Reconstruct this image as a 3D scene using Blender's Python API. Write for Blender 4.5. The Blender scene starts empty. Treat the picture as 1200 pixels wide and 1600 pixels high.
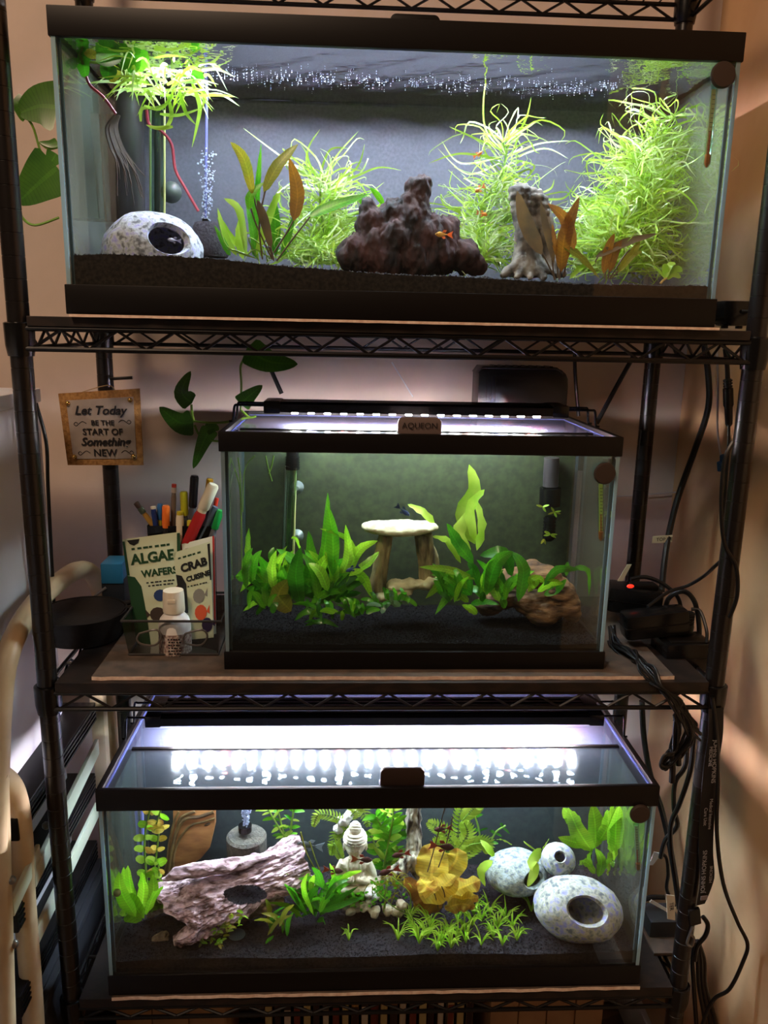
import bpy, bmesh, math, random
from mathutils import Vector, Matrix, noise
random.seed(11)
IN = .0254; ZB = 55.5          # scene is laid out in inches, z 0 = base of the upper tank, floor 55.5 in below
C = bpy.context.scene.collection
def W(p): return Vector((p[0]*IN, p[1]*IN, (p[2]+ZB)*IN))

# ---------------------------------------------------------------- camera
CX, CY, CZ = -2.3542, -38.1741, -.4405
RV = Vector((.998735839, -.046122105, .019986898)); UV = Vector((-.009222289, .222740886, .974834061)); FV = Vector((.049413298, .973786039, -.222033954))
FPX = 1246.1
cam = bpy.data.cameras.new('camera'); co = bpy.data.objects.new('camera', cam); C.objects.link(co)
co.matrix_world = Matrix.Translation(W((CX, CY, CZ))) @ Matrix((RV, UV, -FV)).transposed().to_4x4()
cam.sensor_fit = 'HORIZONTAL'; cam.sensor_width = 36; cam.lens = FPX/1200*36; cam.clip_start = .02; cam.clip_end = 50
S = bpy.context.scene; S.camera = co
def ray(px, py): return RV*((px-600)/FPX) + UV*((800-py)/FPX) + FV
CO = Vector((CX, CY, CZ))
def P(px, py, y): d = ray(px, py); return CO + d*((y-CY)/d.y)       # point seen there at depth y
def PZ(px, py, z): d = ray(px, py); return CO + d*((z-CZ)/d.z)      # ... at height z
def PX(px, py, x): d = ray(px, py); return CO + d*((x-CX)/d.x)      # ... on the plane x
def PP(l, y=None): return [P(q[0], q[1], q[2] if len(q) > 2 else y) for q in l]

# ---------------------------------------------------------------- light and exposure
S.view_settings.view_transform = 'Standard'; S.view_settings.look = 'None'; S.view_settings.gamma = 1
S.view_settings.use_curve_mapping = False; S.view_settings.exposure = 0
S.cycles.transparent_max_bounces = 40; S.cycles.max_bounces = 8; S.cycles.caustics_reflective = True; S.cycles.blur_glossy = .4; S.cycles.sample_clamp_indirect = 4; S.cycles.caustics_refractive = False
w = bpy.data.worlds.new('room_air'); S.world = w; w.use_nodes = True
w.node_tree.nodes['Background'].inputs[0].default_value = (1, .72, .5, 1); w.node_tree.nodes['Background'].inputs[1].default_value = .045
def area(name, loc, aim, sx, sy, power, col):
    l = bpy.data.lights.new(name, 'AREA'); l.shape = 'RECTANGLE'; l.size = sx*IN; l.size_y = sy*IN; l.energy = power; l.color = col
    o = bpy.data.objects.new(name, l); C.objects.link(o); o.location = W(loc)
    o.rotation_euler = (W(aim)-W(loc)).to_track_quat('-Z', 'Y').to_euler(); return o
area('room_lamp', (-36, -50, 64), (6, 10, -20), 20, 20, 30.0, (1, .70, .48))
LED_T, LED_M, LED_B = 920, 560, 900        # strength of the three aquarium light strips

# ---------------------------------------------------------------- materials
def lin(c): return tuple(((v/255)/12.92 if v/255 <= .04045 else ((v/255+.055)/1.055)**2.4) for v in c)+(1,)
MATS = {}
def mat(name, c, c2=None, rough=.5, metal=0, scale=8, bump=0, bscale=None, kind='noise', stretch=(1, 1, 1), leaf=0, spec=.4, emit=0, c3=None, p=(.35, .65), vein=0):
    if name in MATS: return MATS[name]
    m = bpy.data.materials.new(name); m.use_nodes = True; n = m.node_tree.nodes; k = m.node_tree.links; n.clear()
    out = n.new('ShaderNodeOutputMaterial')
    tc = n.new('ShaderNodeTexCoord'); mp = n.new('ShaderNodeMapping'); mp.inputs['Scale'].default_value = [s/IN for s in stretch]
    k.new(tc.outputs['Object'], mp.inputs[0])
    col = None
    if c2:
        if kind == 'wave':
            t = n.new('ShaderNodeTexWave'); t.inputs['Scale'].default_value = scale*.1; t.inputs['Distortion'].default_value = 7; t.inputs['Detail'].default_value = 3
            t.inputs['Detail Scale'].default_value = 1.2; f = t.outputs['Fac']
        elif kind == 'voronoi':
            t = n.new('ShaderNodeTexVoronoi'); t.inputs['Scale'].default_value = scale; f = t.outputs['Distance']
        else:
            t = n.new('ShaderNodeTexNoise'); t.inputs['Scale'].default_value = scale*.1; t.inputs['Detail'].default_value = 5; f = t.outputs['Fac']
        k.new(mp.outputs[0], t.inputs['Vector'])
        r = n.new('ShaderNodeValToRGB'); r.color_ramp.elements[0].position = p[0]; r.color_ramp.elements[1].position = p[1]
        r.color_ramp.elements[0].color = lin(c); r.color_ramp.elements[1].color = lin(c2)
        if c3: e = r.color_ramp.elements.new((p[0]+p[1])/2); e.color = lin(c3)
        k.new(f, r.inputs[0]); col = r.outputs[0]
    if leaf:
        oi = n.new('ShaderNodeObjectInfo'); h = n.new('ShaderNodeHueSaturation'); ma = n.new('ShaderNodeMapRange')
        ma.inputs[3].default_value = .7; ma.inputs[4].default_value = 1.2; k.new(oi.outputs['Random'], ma.inputs[0]); k.new(ma.outputs[0], h.inputs['Value'])
        if col: k.new(col, h.inputs['Color'])
        else: h.inputs['Color'].default_value = lin(c)
        if vein:     # pale midrib and fine side veins, laid along each blade
            uvn = n.new('ShaderNodeUVMap'); sx = n.new('ShaderNodeSeparateXYZ'); k.new(uvn.outputs[0], sx.inputs[0])
            def mt(op, a, b=0.):
                q = n.new('ShaderNodeMath'); q.operation = op
                for i, v in enumerate((a, b)):
                    if isinstance(v, (int, float)): q.inputs[i].default_value = v
                    else: k.new(v, q.inputs[i])
                return q.outputs[0]
            ax_ = mt('ABSOLUTE', sx.outputs[0]); rib = mt('LESS_THAN', ax_, .09); ph = mt('MULTIPLY', mt('SUBTRACT', sx.outputs[1], mt('MULTIPLY', ax_, .22)), 30.); sv = mt('GREATER_THAN', mt('SINE', ph), .82)
            val = mt('SUBTRACT', mt('ADD', 1., mt('MULTIPLY', rib, .35)), mt('MULTIPLY', sv, .22)); hv = n.new('ShaderNodeHueSaturation'); k.new(val, hv.inputs['Value']); k.new(h.outputs[0], hv.inputs['Color']); h = hv
        d = n.new('ShaderNodeBsdfDiffuse'); t = n.new('ShaderNodeBsdfTranslucent'); mx = n.new('ShaderNodeMixShader'); mx.inputs[0].default_value = leaf
        g = n.new('ShaderNodeBsdfGlossy'); g.inputs['Roughness'].default_value = .3; mg = n.new('ShaderNodeMixShader'); mg.inputs[0].default_value = .05
        k.new(h.outputs[0], d.inputs[0]); k.new(h.outputs[0], t.inputs[0]); k.new(d.outputs[0], mx.inputs[1]); k.new(t.outputs[0], mx.inputs[2])
        k.new(mx.outputs[0], mg.inputs[1]); k.new(g.outputs[0], mg.inputs[2]); k.new(mg.outputs[0], out.inputs[0])
    else:
        b = n.new('ShaderNodeBsdfPrincipled'); b.inputs['Roughness'].default_value = rough; b.inputs['Metallic'].default_value = metal
        b.inputs['Specular IOR Level'].default_value = spec
        if col: k.new(col, b.inputs['Base Color'])
        else: b.inputs['Base Color'].default_value = lin(c)
        if emit: b.inputs['Emission Color'].default_value = lin(c); b.inputs['Emission Strength'].default_value = emit
        if bump:
            t2 = n.new('ShaderNodeTexNoise'); t2.inputs['Scale'].default_value = (bscale or scale)*.1; t2.inputs['Detail'].default_value = 6
            k.new(mp.outputs[0], t2.inputs['Vector']); bp = n.new('ShaderNodeBump'); bp.inputs['Strength'].default_value = bump; bp.inputs['Distance'].default_value = .002
            k.new(t2.outputs['Fac'], bp.inputs['Height']); k.new(bp.outputs[0], b.inputs['Normal'])
        k.new(b.outputs[0], out.inputs[0])
    MATS[name] = m; return m

def glass(name, tint=(252, 255, 253), side=False, strength=1., haze=None, wave=0, fresnel=0, rough=.02):
    """thin clear sheet: reflects by the angle it is seen at, lets the rest through"""
    m = bpy.data.materials.new(name); m.use_nodes = True; n = m.node_tree.nodes; k = m.node_tree.links; n.clear()
    out = n.new('ShaderNodeOutputMaterial'); tr = n.new('ShaderNodeBsdfTransparent'); tr.inputs[0].default_value = lin(tint)
    gl = n.new('ShaderNodeBsdfGlossy'); gl.inputs['Roughness'].default_value = rough; mx = n.new('ShaderNodeMixShader')
    if fresnel:
        f = n.new('ShaderNodeFresnel'); f.inputs[0].default_value = fresnel; ge = n.new('ShaderNodeNewGeometry'); dt = n.new('ShaderNodeVectorMath'); dt.operation = 'DOT_PRODUCT'
        k.new(ge.outputs['Incoming'], dt.inputs[0]); k.new(ge.outputs['Normal'], dt.inputs[1]); mr = n.new('ShaderNodeMapRange'); mr.interpolation_type = 'SMOOTHSTEP'; k.new(dt.outputs['Value'], mr.inputs[0])
        mr.inputs[1].default_value = .35; mr.inputs[2].default_value = .44; mr.inputs[3].default_value = 1.; mr.inputs[4].default_value = .03   # total reflection from below at flat angles
        mf = n.new('ShaderNodeMix'); k.new(ge.outputs['Backfacing'], mf.inputs[0]); k.new(f.outputs[0], mf.inputs[2]); k.new(mr.outputs[0], mf.inputs[3]); fac = mf.outputs[0]
        if wave:
            tc = n.new('ShaderNodeTexCoord'); t = n.new('ShaderNodeTexNoise'); t.inputs['Scale'].default_value = wave; t.inputs['Detail'].default_value = 2
            bp = n.new('ShaderNodeBump'); bp.inputs['Strength'].default_value = .35; bp.inputs['Distance'].default_value = .004
            k.new(tc.outputs['Object'], t.inputs['Vector']); k.new(t.outputs['Fac'], bp.inputs['Height']); k.new(bp.outputs[0], gl.inputs['Normal'])
    else:
        ge = n.new('ShaderNodeNewGeometry'); dt = n.new('ShaderNodeVectorMath'); dt.operation = 'DOT_PRODUCT'
        k.new(ge.outputs['Incoming'], dt.inputs[0]); k.new(ge.outputs['Normal'], dt.inputs[1])
        def mth(op, a, b):
            q = n.new('ShaderNodeMath'); q.operation = op
            for i, v in enumerate((a, b)):
                if v is None: continue
                if isinstance(v, (int, float)): q.inputs[i].default_value = v
                else: k.new(v, q.inputs[i])
            return q.outputs[0]
        ab = mth('ABSOLUTE', dt.outputs['Value'], None); om = mth('SUBTRACT', 1, ab)
        fac = mth('ADD', mth('MULTIPLY', mth('POWER', om, 5), .95*strength), .04*strength)
        if side:     # seen from the water, the outer face of a side pane reflects totally at flat angles
            mr = n.new('ShaderNodeMapRange'); mr.interpolation_type = 'SMOOTHSTEP'; k.new(ab, mr.inputs[0])
            mr.inputs[1].default_value = .5; mr.inputs[2].default_value = .72; mr.inputs[3].default_value = .85; mr.inputs[4].default_value = .05
            bk = ge.outputs['Backfacing']; fac = mth('ADD', mth('MULTIPLY', mr.outputs[0], bk), mth('MULTIPLY', fac, mth('SUBTRACT', 1, bk)))
    k.new(fac, mx.inputs[0]); k.new(tr.outputs[0], mx.inputs[1]); k.new(gl.outputs[0], mx.inputs[2]); sh = mx.outputs[0]
    if haze:     # thin film of algae and dust; lavender on the rear lid is painted light
        hd = n.new('ShaderNodeBsdfDiffuse'); ht = n.new('ShaderNodeBsdfTranslucent'); hm = n.new('ShaderNodeMixShader'); hx = n.new('ShaderNodeMixShader'); hx.inputs[0].default_value = haze[3]
        hd.inputs[0].default_value = lin(haze[:3]); ht.inputs[0].default_value = lin(haze[:3]); k.new(hd.outputs[0], hm.inputs[1]); k.new(ht.outputs[0], hm.inputs[2]); k.new(sh, hx.inputs[1]); k.new(hm.outputs[0], hx.inputs[2]); sh = hx.outputs[0]
    k.new(sh, out.inputs[0])
    MATS[name] = m; return m

BLK = mat('black_plastic', (15, 11, 9), rough=.45, spec=.25)
BLK2 = mat('black_gloss_plastic', (14, 13, 13), rough=.25, spec=.4)
POST = mat('black_powder_coat', (22, 17, 15), rough=.28, spec=.6)
WIRE = mat('black_wire', (16, 13, 12), rough=.35, spec=.3)
RUB = mat('black_rubber_cord', (14, 13, 13), rough=.38, spec=.45)
GLS = glass('tank_glass'); GSIDE = glass('tank_side_glass', side=True); GALG = [glass('tank_side_glass_inner_%d' % i, haze=(205, 215, 190, h)) for i, h in enumerate((.15, .035, .05))]; LIDG = glass('lid_glass', (236, 246, 252), strength=1.6, rough=.15, haze=(215, 215, 235, .03)); LIDR = glass('rear_lid_glass', (236, 246, 252), strength=1.6, rough=.16, haze=(195, 195, 245, .10))  # lavender haze of LIDR paints in reflected light behind the light bar
CLEAR = glass('clear_plastic', (205, 205, 205), strength=2.0); TUBEG = glass('clear_tube', (200, 225, 215), strength=2.5)
EDGE = mat('glass_edge', (186, 214, 224), rough=.25, leaf=.6)
SEAM = mat('silicone_seam', (95, 110, 112), rough=.35, leaf=.5)
FOAM = mat('pale_foam_edge', (250, 226, 205), (225, 190, 168), rough=.9, scale=30)
WHT = mat('white_plastic', (235, 230, 222), rough=.4)
CREAM = mat('cream_paint', (226, 200, 158), (205, 178, 138), rough=.4, scale=4)
INK = mat('black_ink', (20, 18, 22), rough=.8)

# ---------------------------------------------------------------- mesh builder (coordinates in inches)
class G:
    def __init__(s): s.v = []; s.f = []; s.m = []
    def add(s, vs, fs, mi=0):
        b = len(s.v); s.v += [Vector(v) for v in vs]; s.f += [tuple(i+b for i in f) for f in fs]; s.m += [mi]*len(fs); return s
    def box(s, a, b, mi=0):
        x0, y0, z0 = a; x1, y1, z1 = b
        return s.add([(x0, y0, z0), (x1, y0, z0), (x1, y1, z0), (x0, y1, z0), (x0, y0, z1), (x1, y0, z1), (x1, y1, z1), (x0, y1, z1)],
                     [(0, 3, 2, 1), (4, 5, 6, 7), (0, 1, 5, 4), (1, 2, 6, 5), (2, 3, 7, 6), (3, 0, 4, 7)], mi)
    def obox(s, c, u, v, w_, mi=0):       # oriented box: centre and three half vectors
        c, u, v, w_ = map(Vector, (c, u, v, w_)); q = []
        for k in (-1, 1):
            for a, b in ((-1, -1), (1, -1), (1, 1), (-1, 1)): q.append(c+u*a+v*b+w_*k)
        return s.add(q, [(0, 3, 2, 1), (4, 5, 6, 7), (0, 1, 5, 4), (1, 2, 6, 5), (2, 3, 7, 6), (3, 0, 4, 7)], mi)
    def slab(s, q, t, mi=0):              # four corners (counter-clockwise seen from the front), thickness backwards
        q = [Vector(p) for p in q]; nrm = (q[1]-q[0]).cross(q[3]-q[0]).normalized()*t
        return s.add(q+[p-nrm for p in q], [(0, 1, 2, 3), (7, 6, 5, 4), (0, 4, 5, 1), (1, 5, 6, 2), (2, 6, 7, 3), (3, 7, 4, 0)], mi)
    def tube(s, pts, r, n=8, mi=0, smooth=0, close=True, flat=1.):
        pts = [Vector(p) for p in pts]
        rr = list(r) if isinstance(r, (list, tuple)) else [r]*len(pts)
        if smooth: pts, rr = crom(pts, smooth, rr)
        b = len(s.v); up = Vector((.13, .21, .97))
        for i, p in enumerate(pts):
            t = (pts[min(i+1, len(pts)-1)]-pts[max(i-1, 0)]).normalized()
            a = t.cross(up)
            if a.length < .05: a = t.cross(Vector((1, 0, .1)))
            a.normalize(); c = a.cross(t); up = c
            for j in range(n):
                g = 2*math.pi*j/n; s.v.append(p+(a*math.cos(g)+c*math.sin(g)*flat)*rr[i])
        for i in range(len(pts)-1):
            for j in range(n):
                k = (j+1) % n; s.f.append((b+i*n+j, b+i*n+k, b+i*n+n+k, b+i*n+n+j)); s.m.append(mi)
        if close:
            s.f.append(tuple(b+j for j in range(n))[::-1]); s.m.append(mi); e = b+(len(pts)-1)*n; s.f.append(tuple(e+j for j in range(n))); s.m.append(mi)
        return s
    def lathe(s, c, prof, n=20, axis=(0, 0, 1), mi=0):
        c = Vector(c); w_ = Vector(axis).normalized(); u = w_.orthogonal().normalized(); v = w_.cross(u); b = len(s.v)
        for r, z in prof:
            for j in range(n):
                g = 2*math.pi*j/n; s.v.append(c+w_*z+(u*math.cos(g)+v*math.sin(g))*r)
        for i in range(len(prof)-1):
            for j in range(n):
                k = (j+1) % n; s.f.append((b+i*n+j, b+i*n+k, b+i*n+n+k, b+i*n+n+j)); s.m.append(mi)
        s.f.append(tuple(b+j for j in range(n))[::-1]); s.m.append(mi); e = b+(len(prof)-1)*n; s.f.append(tuple(e+j for j in range(n))); s.m.append(mi)
        return s
    def ball(s, c, r, nu=12, nv=8, mi=0, rot=None):
        c = Vector(c); r = (r, r, r) if isinstance(r, (int, float)) else r; b = len(s.v); R = rot or Matrix.Identity(3)
        for i in range(nv+1):
            a = math.pi*i/nv
            for j in range(nu):
                g = 2*math.pi*j/nu; s.v.append(c+R @ Vector((r[0]*math.sin(a)*math.cos(g), r[1]*math.sin(a)*math.sin(g), r[2]*math.cos(a))))
        for i in range(nv):
            for j in range(nu):
                k = (j+1) % nu; s.f.append((b+i*nu+j, b+i*nu+nu+j, b+i*nu+nu+k, b+i*nu+k)); s.m.append(mi)
        return s
    def grid(s, fn, nu, nv, mi=0):
        b = len(s.v)
        for i in range(nu+1):
            for j in range(nv+1): s.v.append(Vector(fn(i/nu, j/nv)))
        for i in range(nu):
            for j in range(nv): a = b+i*(nv+1)+j; s.f.append((a, a+nv+1, a+nv+2, a+1)); s.m.append(mi)
        return s
    def prism(s, poly, y0, y1, mi=0):     # polygon of (x, z) from y0 to y1
        n = len(poly)
        return s.add([(p[0], y0, p[1]) for p in poly]+[(p[0], y1, p[1]) for p in poly],
                     [tuple(range(n)), tuple(range(2*n-1, n-1, -1))]+[(i, n+i, n+(i+1) % n, (i+1) % n) for i in range(n)], mi)
def crom(pts, k, rr=None):
    rr = rr or [1]*len(pts); o = []; q = []
    for i in range(len(pts)-1):
        p0, p1, p2, p3 = pts[max(i-1, 0)], pts[i], pts[i+1], pts[min(i+2, len(pts)-1)]
        for j in range(k):
            t = j/k; o.append(.5*((2*p1)+(p2-p0)*t+(2*p0-5*p1+4*p2-p3)*t*t+(3*p1-p0-3*p2+p3)*t**3)); q.append(rr[i]*(1-t)+rr[i+1]*t)
    o.append(pts[-1]); q.append(rr[-1]); return o, q
OFF = {}
def mk(name, g, m, parent=None, label=None, cat=None, group=None, kind=None, smooth=True, bev=0, origin=None):
    """links the builder as one mesh object; a top-level one gets its origin at its base"""
    me = bpy.data.meshes.new(name); vs = g.v
    if parent: off = OFF[parent.name]
    else:
        xs = [v.x for v in vs]; ys = [v.y for v in vs]; off = origin or Vector(((min(xs)+max(xs))/2, (min(ys)+max(ys))/2, min(v.z for v in vs)))
    me.from_pydata([tuple((v-off)*IN) for v in vs], [], g.f)
    ms = m if isinstance(m, (list, tuple)) else [m]
    for q in ms: me.materials.append(q)
    if hasattr(g, 'uv'):
        l = me.uv_layers.new(name='leaf'); vi = [0]*len(me.loops); me.loops.foreach_get('vertex_index', vi); l.data.foreach_set('uv', [c for i in vi for c in g.uv.get(i, (.5, 0))])
    if len(ms) > 1: me.polygons.foreach_set('material_index', g.m)
    b = bmesh.new(); b.from_mesh(me)
    if not getattr(g, 'open', False): bmesh.ops.recalc_face_normals(b, faces=b.faces)
    if bev:
        ed = [e for e in b.edges if len(e.link_faces) == 2 and e.calc_face_angle(0) > .6]
        bmesh.ops.bevel(b, geom=ed, offset=bev*IN, segments=2, affect='EDGES', profile=.6, clamp_overlap=True)
    b.to_mesh(me); b.free()
    if smooth: me.shade_smooth(); me.set_sharp_from_angle(angle=.7)
    o = bpy.data.objects.new(name, me); C.objects.link(o)
    if parent: o.parent = parent
    else: o.location = W(off)
    OFF[o.name] = off; tag(o, label, cat, group, kind); return o
def tag(o, label=None, cat=None, group=None, kind=None):
    for k, v in (('label', label), ('category', cat), ('group', group), ('kind', kind)):
        if v: o[k] = v
def thing(name, label, cat, loc, group=None):
    o = bpy.data.objects.new(name, None); C.objects.link(o); o.empty_display_size = .02; loc = Vector(loc); o.location = W(loc); OFF[o.name] = loc
    tag(o, label, cat, group); return o
def text(parent, s, size, c, u, v, m, shear=0, bold=0, name='lettering', align='CENTER', ext=.004):
    """flat print standing on the plane of u (reading direction) and v (up) at centre c"""
    cu = bpy.data.curves.new(name, 'FONT'); cu.body = s; cu.size = size*IN; cu.align_x = align; cu.align_y = 'CENTER'; cu.shear = shear; cu.offset = bold*IN; cu.extrude = ext*IN
    cu.resolution_u = 3; cu.materials.append(m); u = Vector(u).normalized(); v = Vector(v); v = (v-u*v.dot(u)).normalized(); nn = u.cross(v)
    o = bpy.data.objects.new(name, cu); C.objects.link(o); dg = bpy.context.evaluated_depsgraph_get(); me = bpy.data.meshes.new_from_object(o.evaluated_get(dg), depsgraph=dg)
    bpy.data.objects.remove(o); bpy.data.curves.remove(cu); o = bpy.data.objects.new(name, me); C.objects.link(o); o.parent = parent
    c = Vector(c)+nn*.012
    o.matrix_local = Matrix.Translation((c-OFF[parent.name])*IN) @ Matrix((u, v, nn)).transposed().to_4x4(); return o
def remesh(g, voxel, smooth=3, fn=None):
    """fuses overlapping solids into one continuous skin"""
    me = bpy.data.meshes.new('tmp'); me.from_pydata([tuple(v) for v in g.v], [], g.f); o = bpy.data.objects.new('tmp', me); C.objects.link(o)
    b = bmesh.new(); b.from_mesh(me); bmesh.ops.recalc_face_normals(b, faces=b.faces); b.to_mesh(me); b.free()
    md = o.modifiers.new('r', 'REMESH'); md.mode = 'VOXEL'; md.voxel_size = voxel
    if smooth: s = o.modifiers.new('s', 'SMOOTH'); s.factor = .5; s.iterations = smooth
    dg = bpy.context.evaluated_depsgraph_get(); dg.update(); e = bpy.data.meshes.new_from_object(o.evaluated_get(dg), depsgraph=dg)
    r = G(); r.v = [v.co+(fn(v.co, v.normal) if fn else Vector()) for v in e.vertices]; r.f = [tuple(p.vertices) for p in e.polygons]; r.m = [0]*len(r.f)
    bpy.data.objects.remove(o); bpy.data.meshes.remove(me); bpy.data.meshes.remove(e); return r
def nz(p, s=1.): return noise.noise(Vector(p)*s)
def fb(p, s=1., o=4): return noise.fractal(Vector(p)*s, 1., 2., o)

# ---------------------------------------------------------------- leaves
def prof(t, kind):
    if kind == 'lance': return max(.03, math.sin(math.pi*t**.8)**.85)
    if kind == 'sword': return .09 if t < .22 else max(.05, math.sin(math.pi*((t-.22)/.78)**.85)**.7)
    if kind == 'stalk': return .05 if t < .45 else max(.04, math.sin(math.pi*((t-.45)/.55)**.8)**.8)
    if kind == 'round': return max(.04, math.sin(math.pi*t**.8)**.5)
    if kind == 'ribbon': return min(1, .5+2*t)*max(.06, 1-t**3)
    if kind == 'heart': return max(.03, min(1, (t*9)**.5)*(1-t**1.7)**.75)
    return 1
def leaf(g, pts, wd, kind='lance', roll=0., fold=.18, wav=0., n=9, fr=22, mi=0, nc=3):
    pts = [Vector(p) for p in pts]; q, _ = crom(pts, max(2, round(n/(len(pts)-1))))
    if not hasattr(g, 'uv'): g.uv = {}
    b = len(g.v); N = len(q)-1; ln = sum((q[i+1]-q[i]).length for i in range(N)); ph = random.random()*6
    pv = None
    for i, p in enumerate(q):
        t = (q[min(i+1, N)]-q[max(i-1, 0)]).normalized(); s = t.cross(Vector((.05, -1, .25)))
        if s.length < .15: s = t.cross(Vector((.7, 0, .7)))
        s.normalize()
        if pv and s.dot(pv) < 0: s = -s
        pv = s; nn = s.cross(t); sd = s*math.cos(roll)+nn*math.sin(roll); nr = sd.cross(t); u = i/N; h = wd*.5*prof(u, kind)
        for c in range(nc):
            x = 2*c/(nc-1)-1; rf = math.sin(fr*u+ph+(1.7 if x > 0 else 0)+x*1.2)*wav*prof(u, kind)*abs(x)**1.3
            g.uv[len(g.v)] = (x, u*max(1, ln)*1.0+u); g.v.append(p+sd*h*x+nr*(h*fold*abs(x)+rf))
    for i in range(N):
        for c in range(nc-1): a = b+nc*i+c; g.f.append((a, a+1, a+nc+1, a+nc)); g.m.append(mi)
    g.open = True; return g
def arc(a, b, sag=0., side=0.):
    a = Vector(a); b = Vector(b); d = b-a; L = d.length; m = (a+b)/2+Vector((0, 0, sag*L))+Vector((side*L, 0, 0)); return [a, m, b]
def addleaf(root, pts, wd, m, kind='lance', roll=None, name='leaf', label=None, **k):
    return mk(name, leaf(G(), pts, wd, kind, random.uniform(-.7, .7) if roll is None else roll, **k), m, root, label=label)
LIME = mat('lime_leaf', (150, 200, 40), (205, 232, 90), scale=6, leaf=.5); LIMEW = mat('pale_lime_strand', (185, 225, 80), (235, 245, 180), scale=9, leaf=.55)
GRN = mat('fresh_green_leaf', (60, 150, 18), (112, 188, 32), scale=7, leaf=.5, vein=1); DGRN = mat('deep_green_leaf', (40, 112, 16), (80, 158, 26), scale=8, leaf=.5, vein=1)
OLIVE = mat('olive_leaf', (120, 135, 35), (165, 150, 40), scale=6, leaf=.45, vein=1); BRNL = mat('amber_leaf', (165, 110, 30), (125, 80, 40), scale=10, leaf=.45, vein=1)
DULL = mat('dull_brown_leaf', (120, 95, 60), (90, 75, 55), scale=12, leaf=.3); YEL = mat('yellow_lotus_leaf', (214, 180, 50), (176, 112, 44), scale=9, leaf=.45, vein=1, c3=(222, 196, 80))
VEIN = mat('sword_leaf', (125, 195, 30), (170, 222, 50), scale=7, leaf=.55, vein=1); POTH = mat('pothos_leaf', (48, 92, 24), (74, 118, 32), scale=5, leaf=.2, vein=1, spec=.5)
STEMG = mat('green_stem', (125, 160, 60), rough=.5, leaf=.3); STEMB = mat('brown_stem', (80, 60, 40), rough=.6); REDS = mat('red_stem', (150, 35, 60), (190, 80, 90), rough=.5, scale=10)

# ================================================================ the room
WALL = mat('painted_wall', (212, 192, 178), (202, 184, 170), rough=.75, scale=3, bump=.05, bscale=60)
mk('wall_back', G().box((-60, 17.5, -ZB), (22.2, 19, 45)), WALL, kind='structure', label='plain painted wall behind the black rack')
mk('wall_right', G().box((21.4, -40, -ZB), (23, 17.5, 45)), mat('right_wall_paint', (212, 172, 128), (202, 160, 116), rough=.6, scale=3), kind='structure', label='tan painted wall beside the right posts')
mk('floor', G().box((-60, -80, -ZB-2), (22, 18, -ZB)), mat('floor_boards', (120, 90, 62), (95, 70, 48), rough=.5, kind='wave', scale=6, stretch=(.1, 1, 1)), kind='structure', label='brown floor under the rack')
mk('baseboard_right', G().box((20.9, -30, -ZB), (21.4, 17.5, -ZB+4)), WHT, kind='structure', bev=.1)

# ================================================================ the rack
rack = thing('wire_shelving_rack', 'tall black wire shelving rack holding the three lit tanks', 'shelving', (0, 7, -ZB))
def post(x, y):
    p = [(.62, -ZB+.1), (.62, -ZB+.6), (.5, -ZB+.7)]; z = -ZB+1
    while z < 24: p += [(.5, z-.025), (.482, z-.012), (.482, z+.012), (.5, z+.025)]; z += 1
    p += [(.5, 24), (.3, 24.3)]
    o = mk('post', G().lathe((x, y, 0), p, 20), POST, rack)
    mk('levelling_foot', G().lathe((x, y, -ZB), [(.7, 0), (.7, .12), (.25, .2), (.25, .6)], 14), BLK2, o); return o
for x in (-17.5, 17.5):
    for y in (.52, 13.5): post(x, y)
LINER = mat('dark_woodgrain_liner', (38, 27, 21), (26, 19, 15), rough=.55, kind='wave', scale=14, stretch=(.12, 1, 1))
def shelf(z1, z2, deck=True):
    """z1 upper rim wire, z2 lower rim wire"""
    f = G(); f.box((-17.4, .3, z1-.02), (17.4, 13.7, z1+.02)) if 0 else None
    for y in (.15, 13.85): f.tube([(-17.1, y, z1), (17.1, y, z1)], .125); f.tube([(-17.1, y, z2), (17.1, y, z2)], .125)
    for x in (-17.8, 17.8): f.tube([(x, .8, z1), (x, 13.2, z1)], .125); f.tube([(x, .8, z2), (x, 13.2, z2)], .125)
    s = mk('wire_shelf', f, WIRE, rack)
    for y in (.15, 13.85):
        n = 26; mk('truss', G().tube([(-16.8+i*33.6/n, y, (z1-.04) if i % 2 else (z2+.04)) for i in range(n+1)], .085, 6), WIRE, s)
    for x in (-17.8, 17.8):
        n = 10; mk('truss', G().tube([(x, 1.1+i*11.8/n, (z1-.04) if i % 2 else (z2+.04)) for i in range(n+1)], .085, 6), WIRE, s)
    d = G()
    for i in range(1, 34): d.tube([(-17+i, .15, z1+.1), (-17+i, 13.85, z1+.1)], .05, 5)
    for y in (4, 7, 10): d.tube([(-17.7, y, z1-.05), (17.7, y, z1-.05)], .1, 6)
    mk('deck_wires', d, POST, s, kind='stuff')
    for x in (-17.5, 17.5):
        for y in (.52, 13.5):
            mk('collar', G().lathe((x, y, z2-.35), [(.52, 0), (.58, 0), (.66, .5), (.68, 1.5), (.6, 1.55), (.52, 1.55)], 18), BLK2, s)
    return s
shelf(18.75, 17.95); shelf(-.68, -1.6); shelf(-18.82, -19.7); shelf(-38.02, -38.72); shelf(-52.2, -53)
def board(name, label, x0, x1, y0, y1, z0, z1, m):
    return mk(name, G().box((x0, y0, z0), (x1, y1, z1)), m, label=label, cat='shelf liner', bev=.03, smooth=False)
board('shelf_liner', 'dark woodgrain shelf liner under the upper tank', -16.95, 16.95, .0, 13.9, -.57, -.12, LINER)
board('shelf_liner', 'dark woodgrain shelf liner under the pan and small tank', -16.95, 16.95, .0, 13.9, -18.74, -18.2, LINER)
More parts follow.
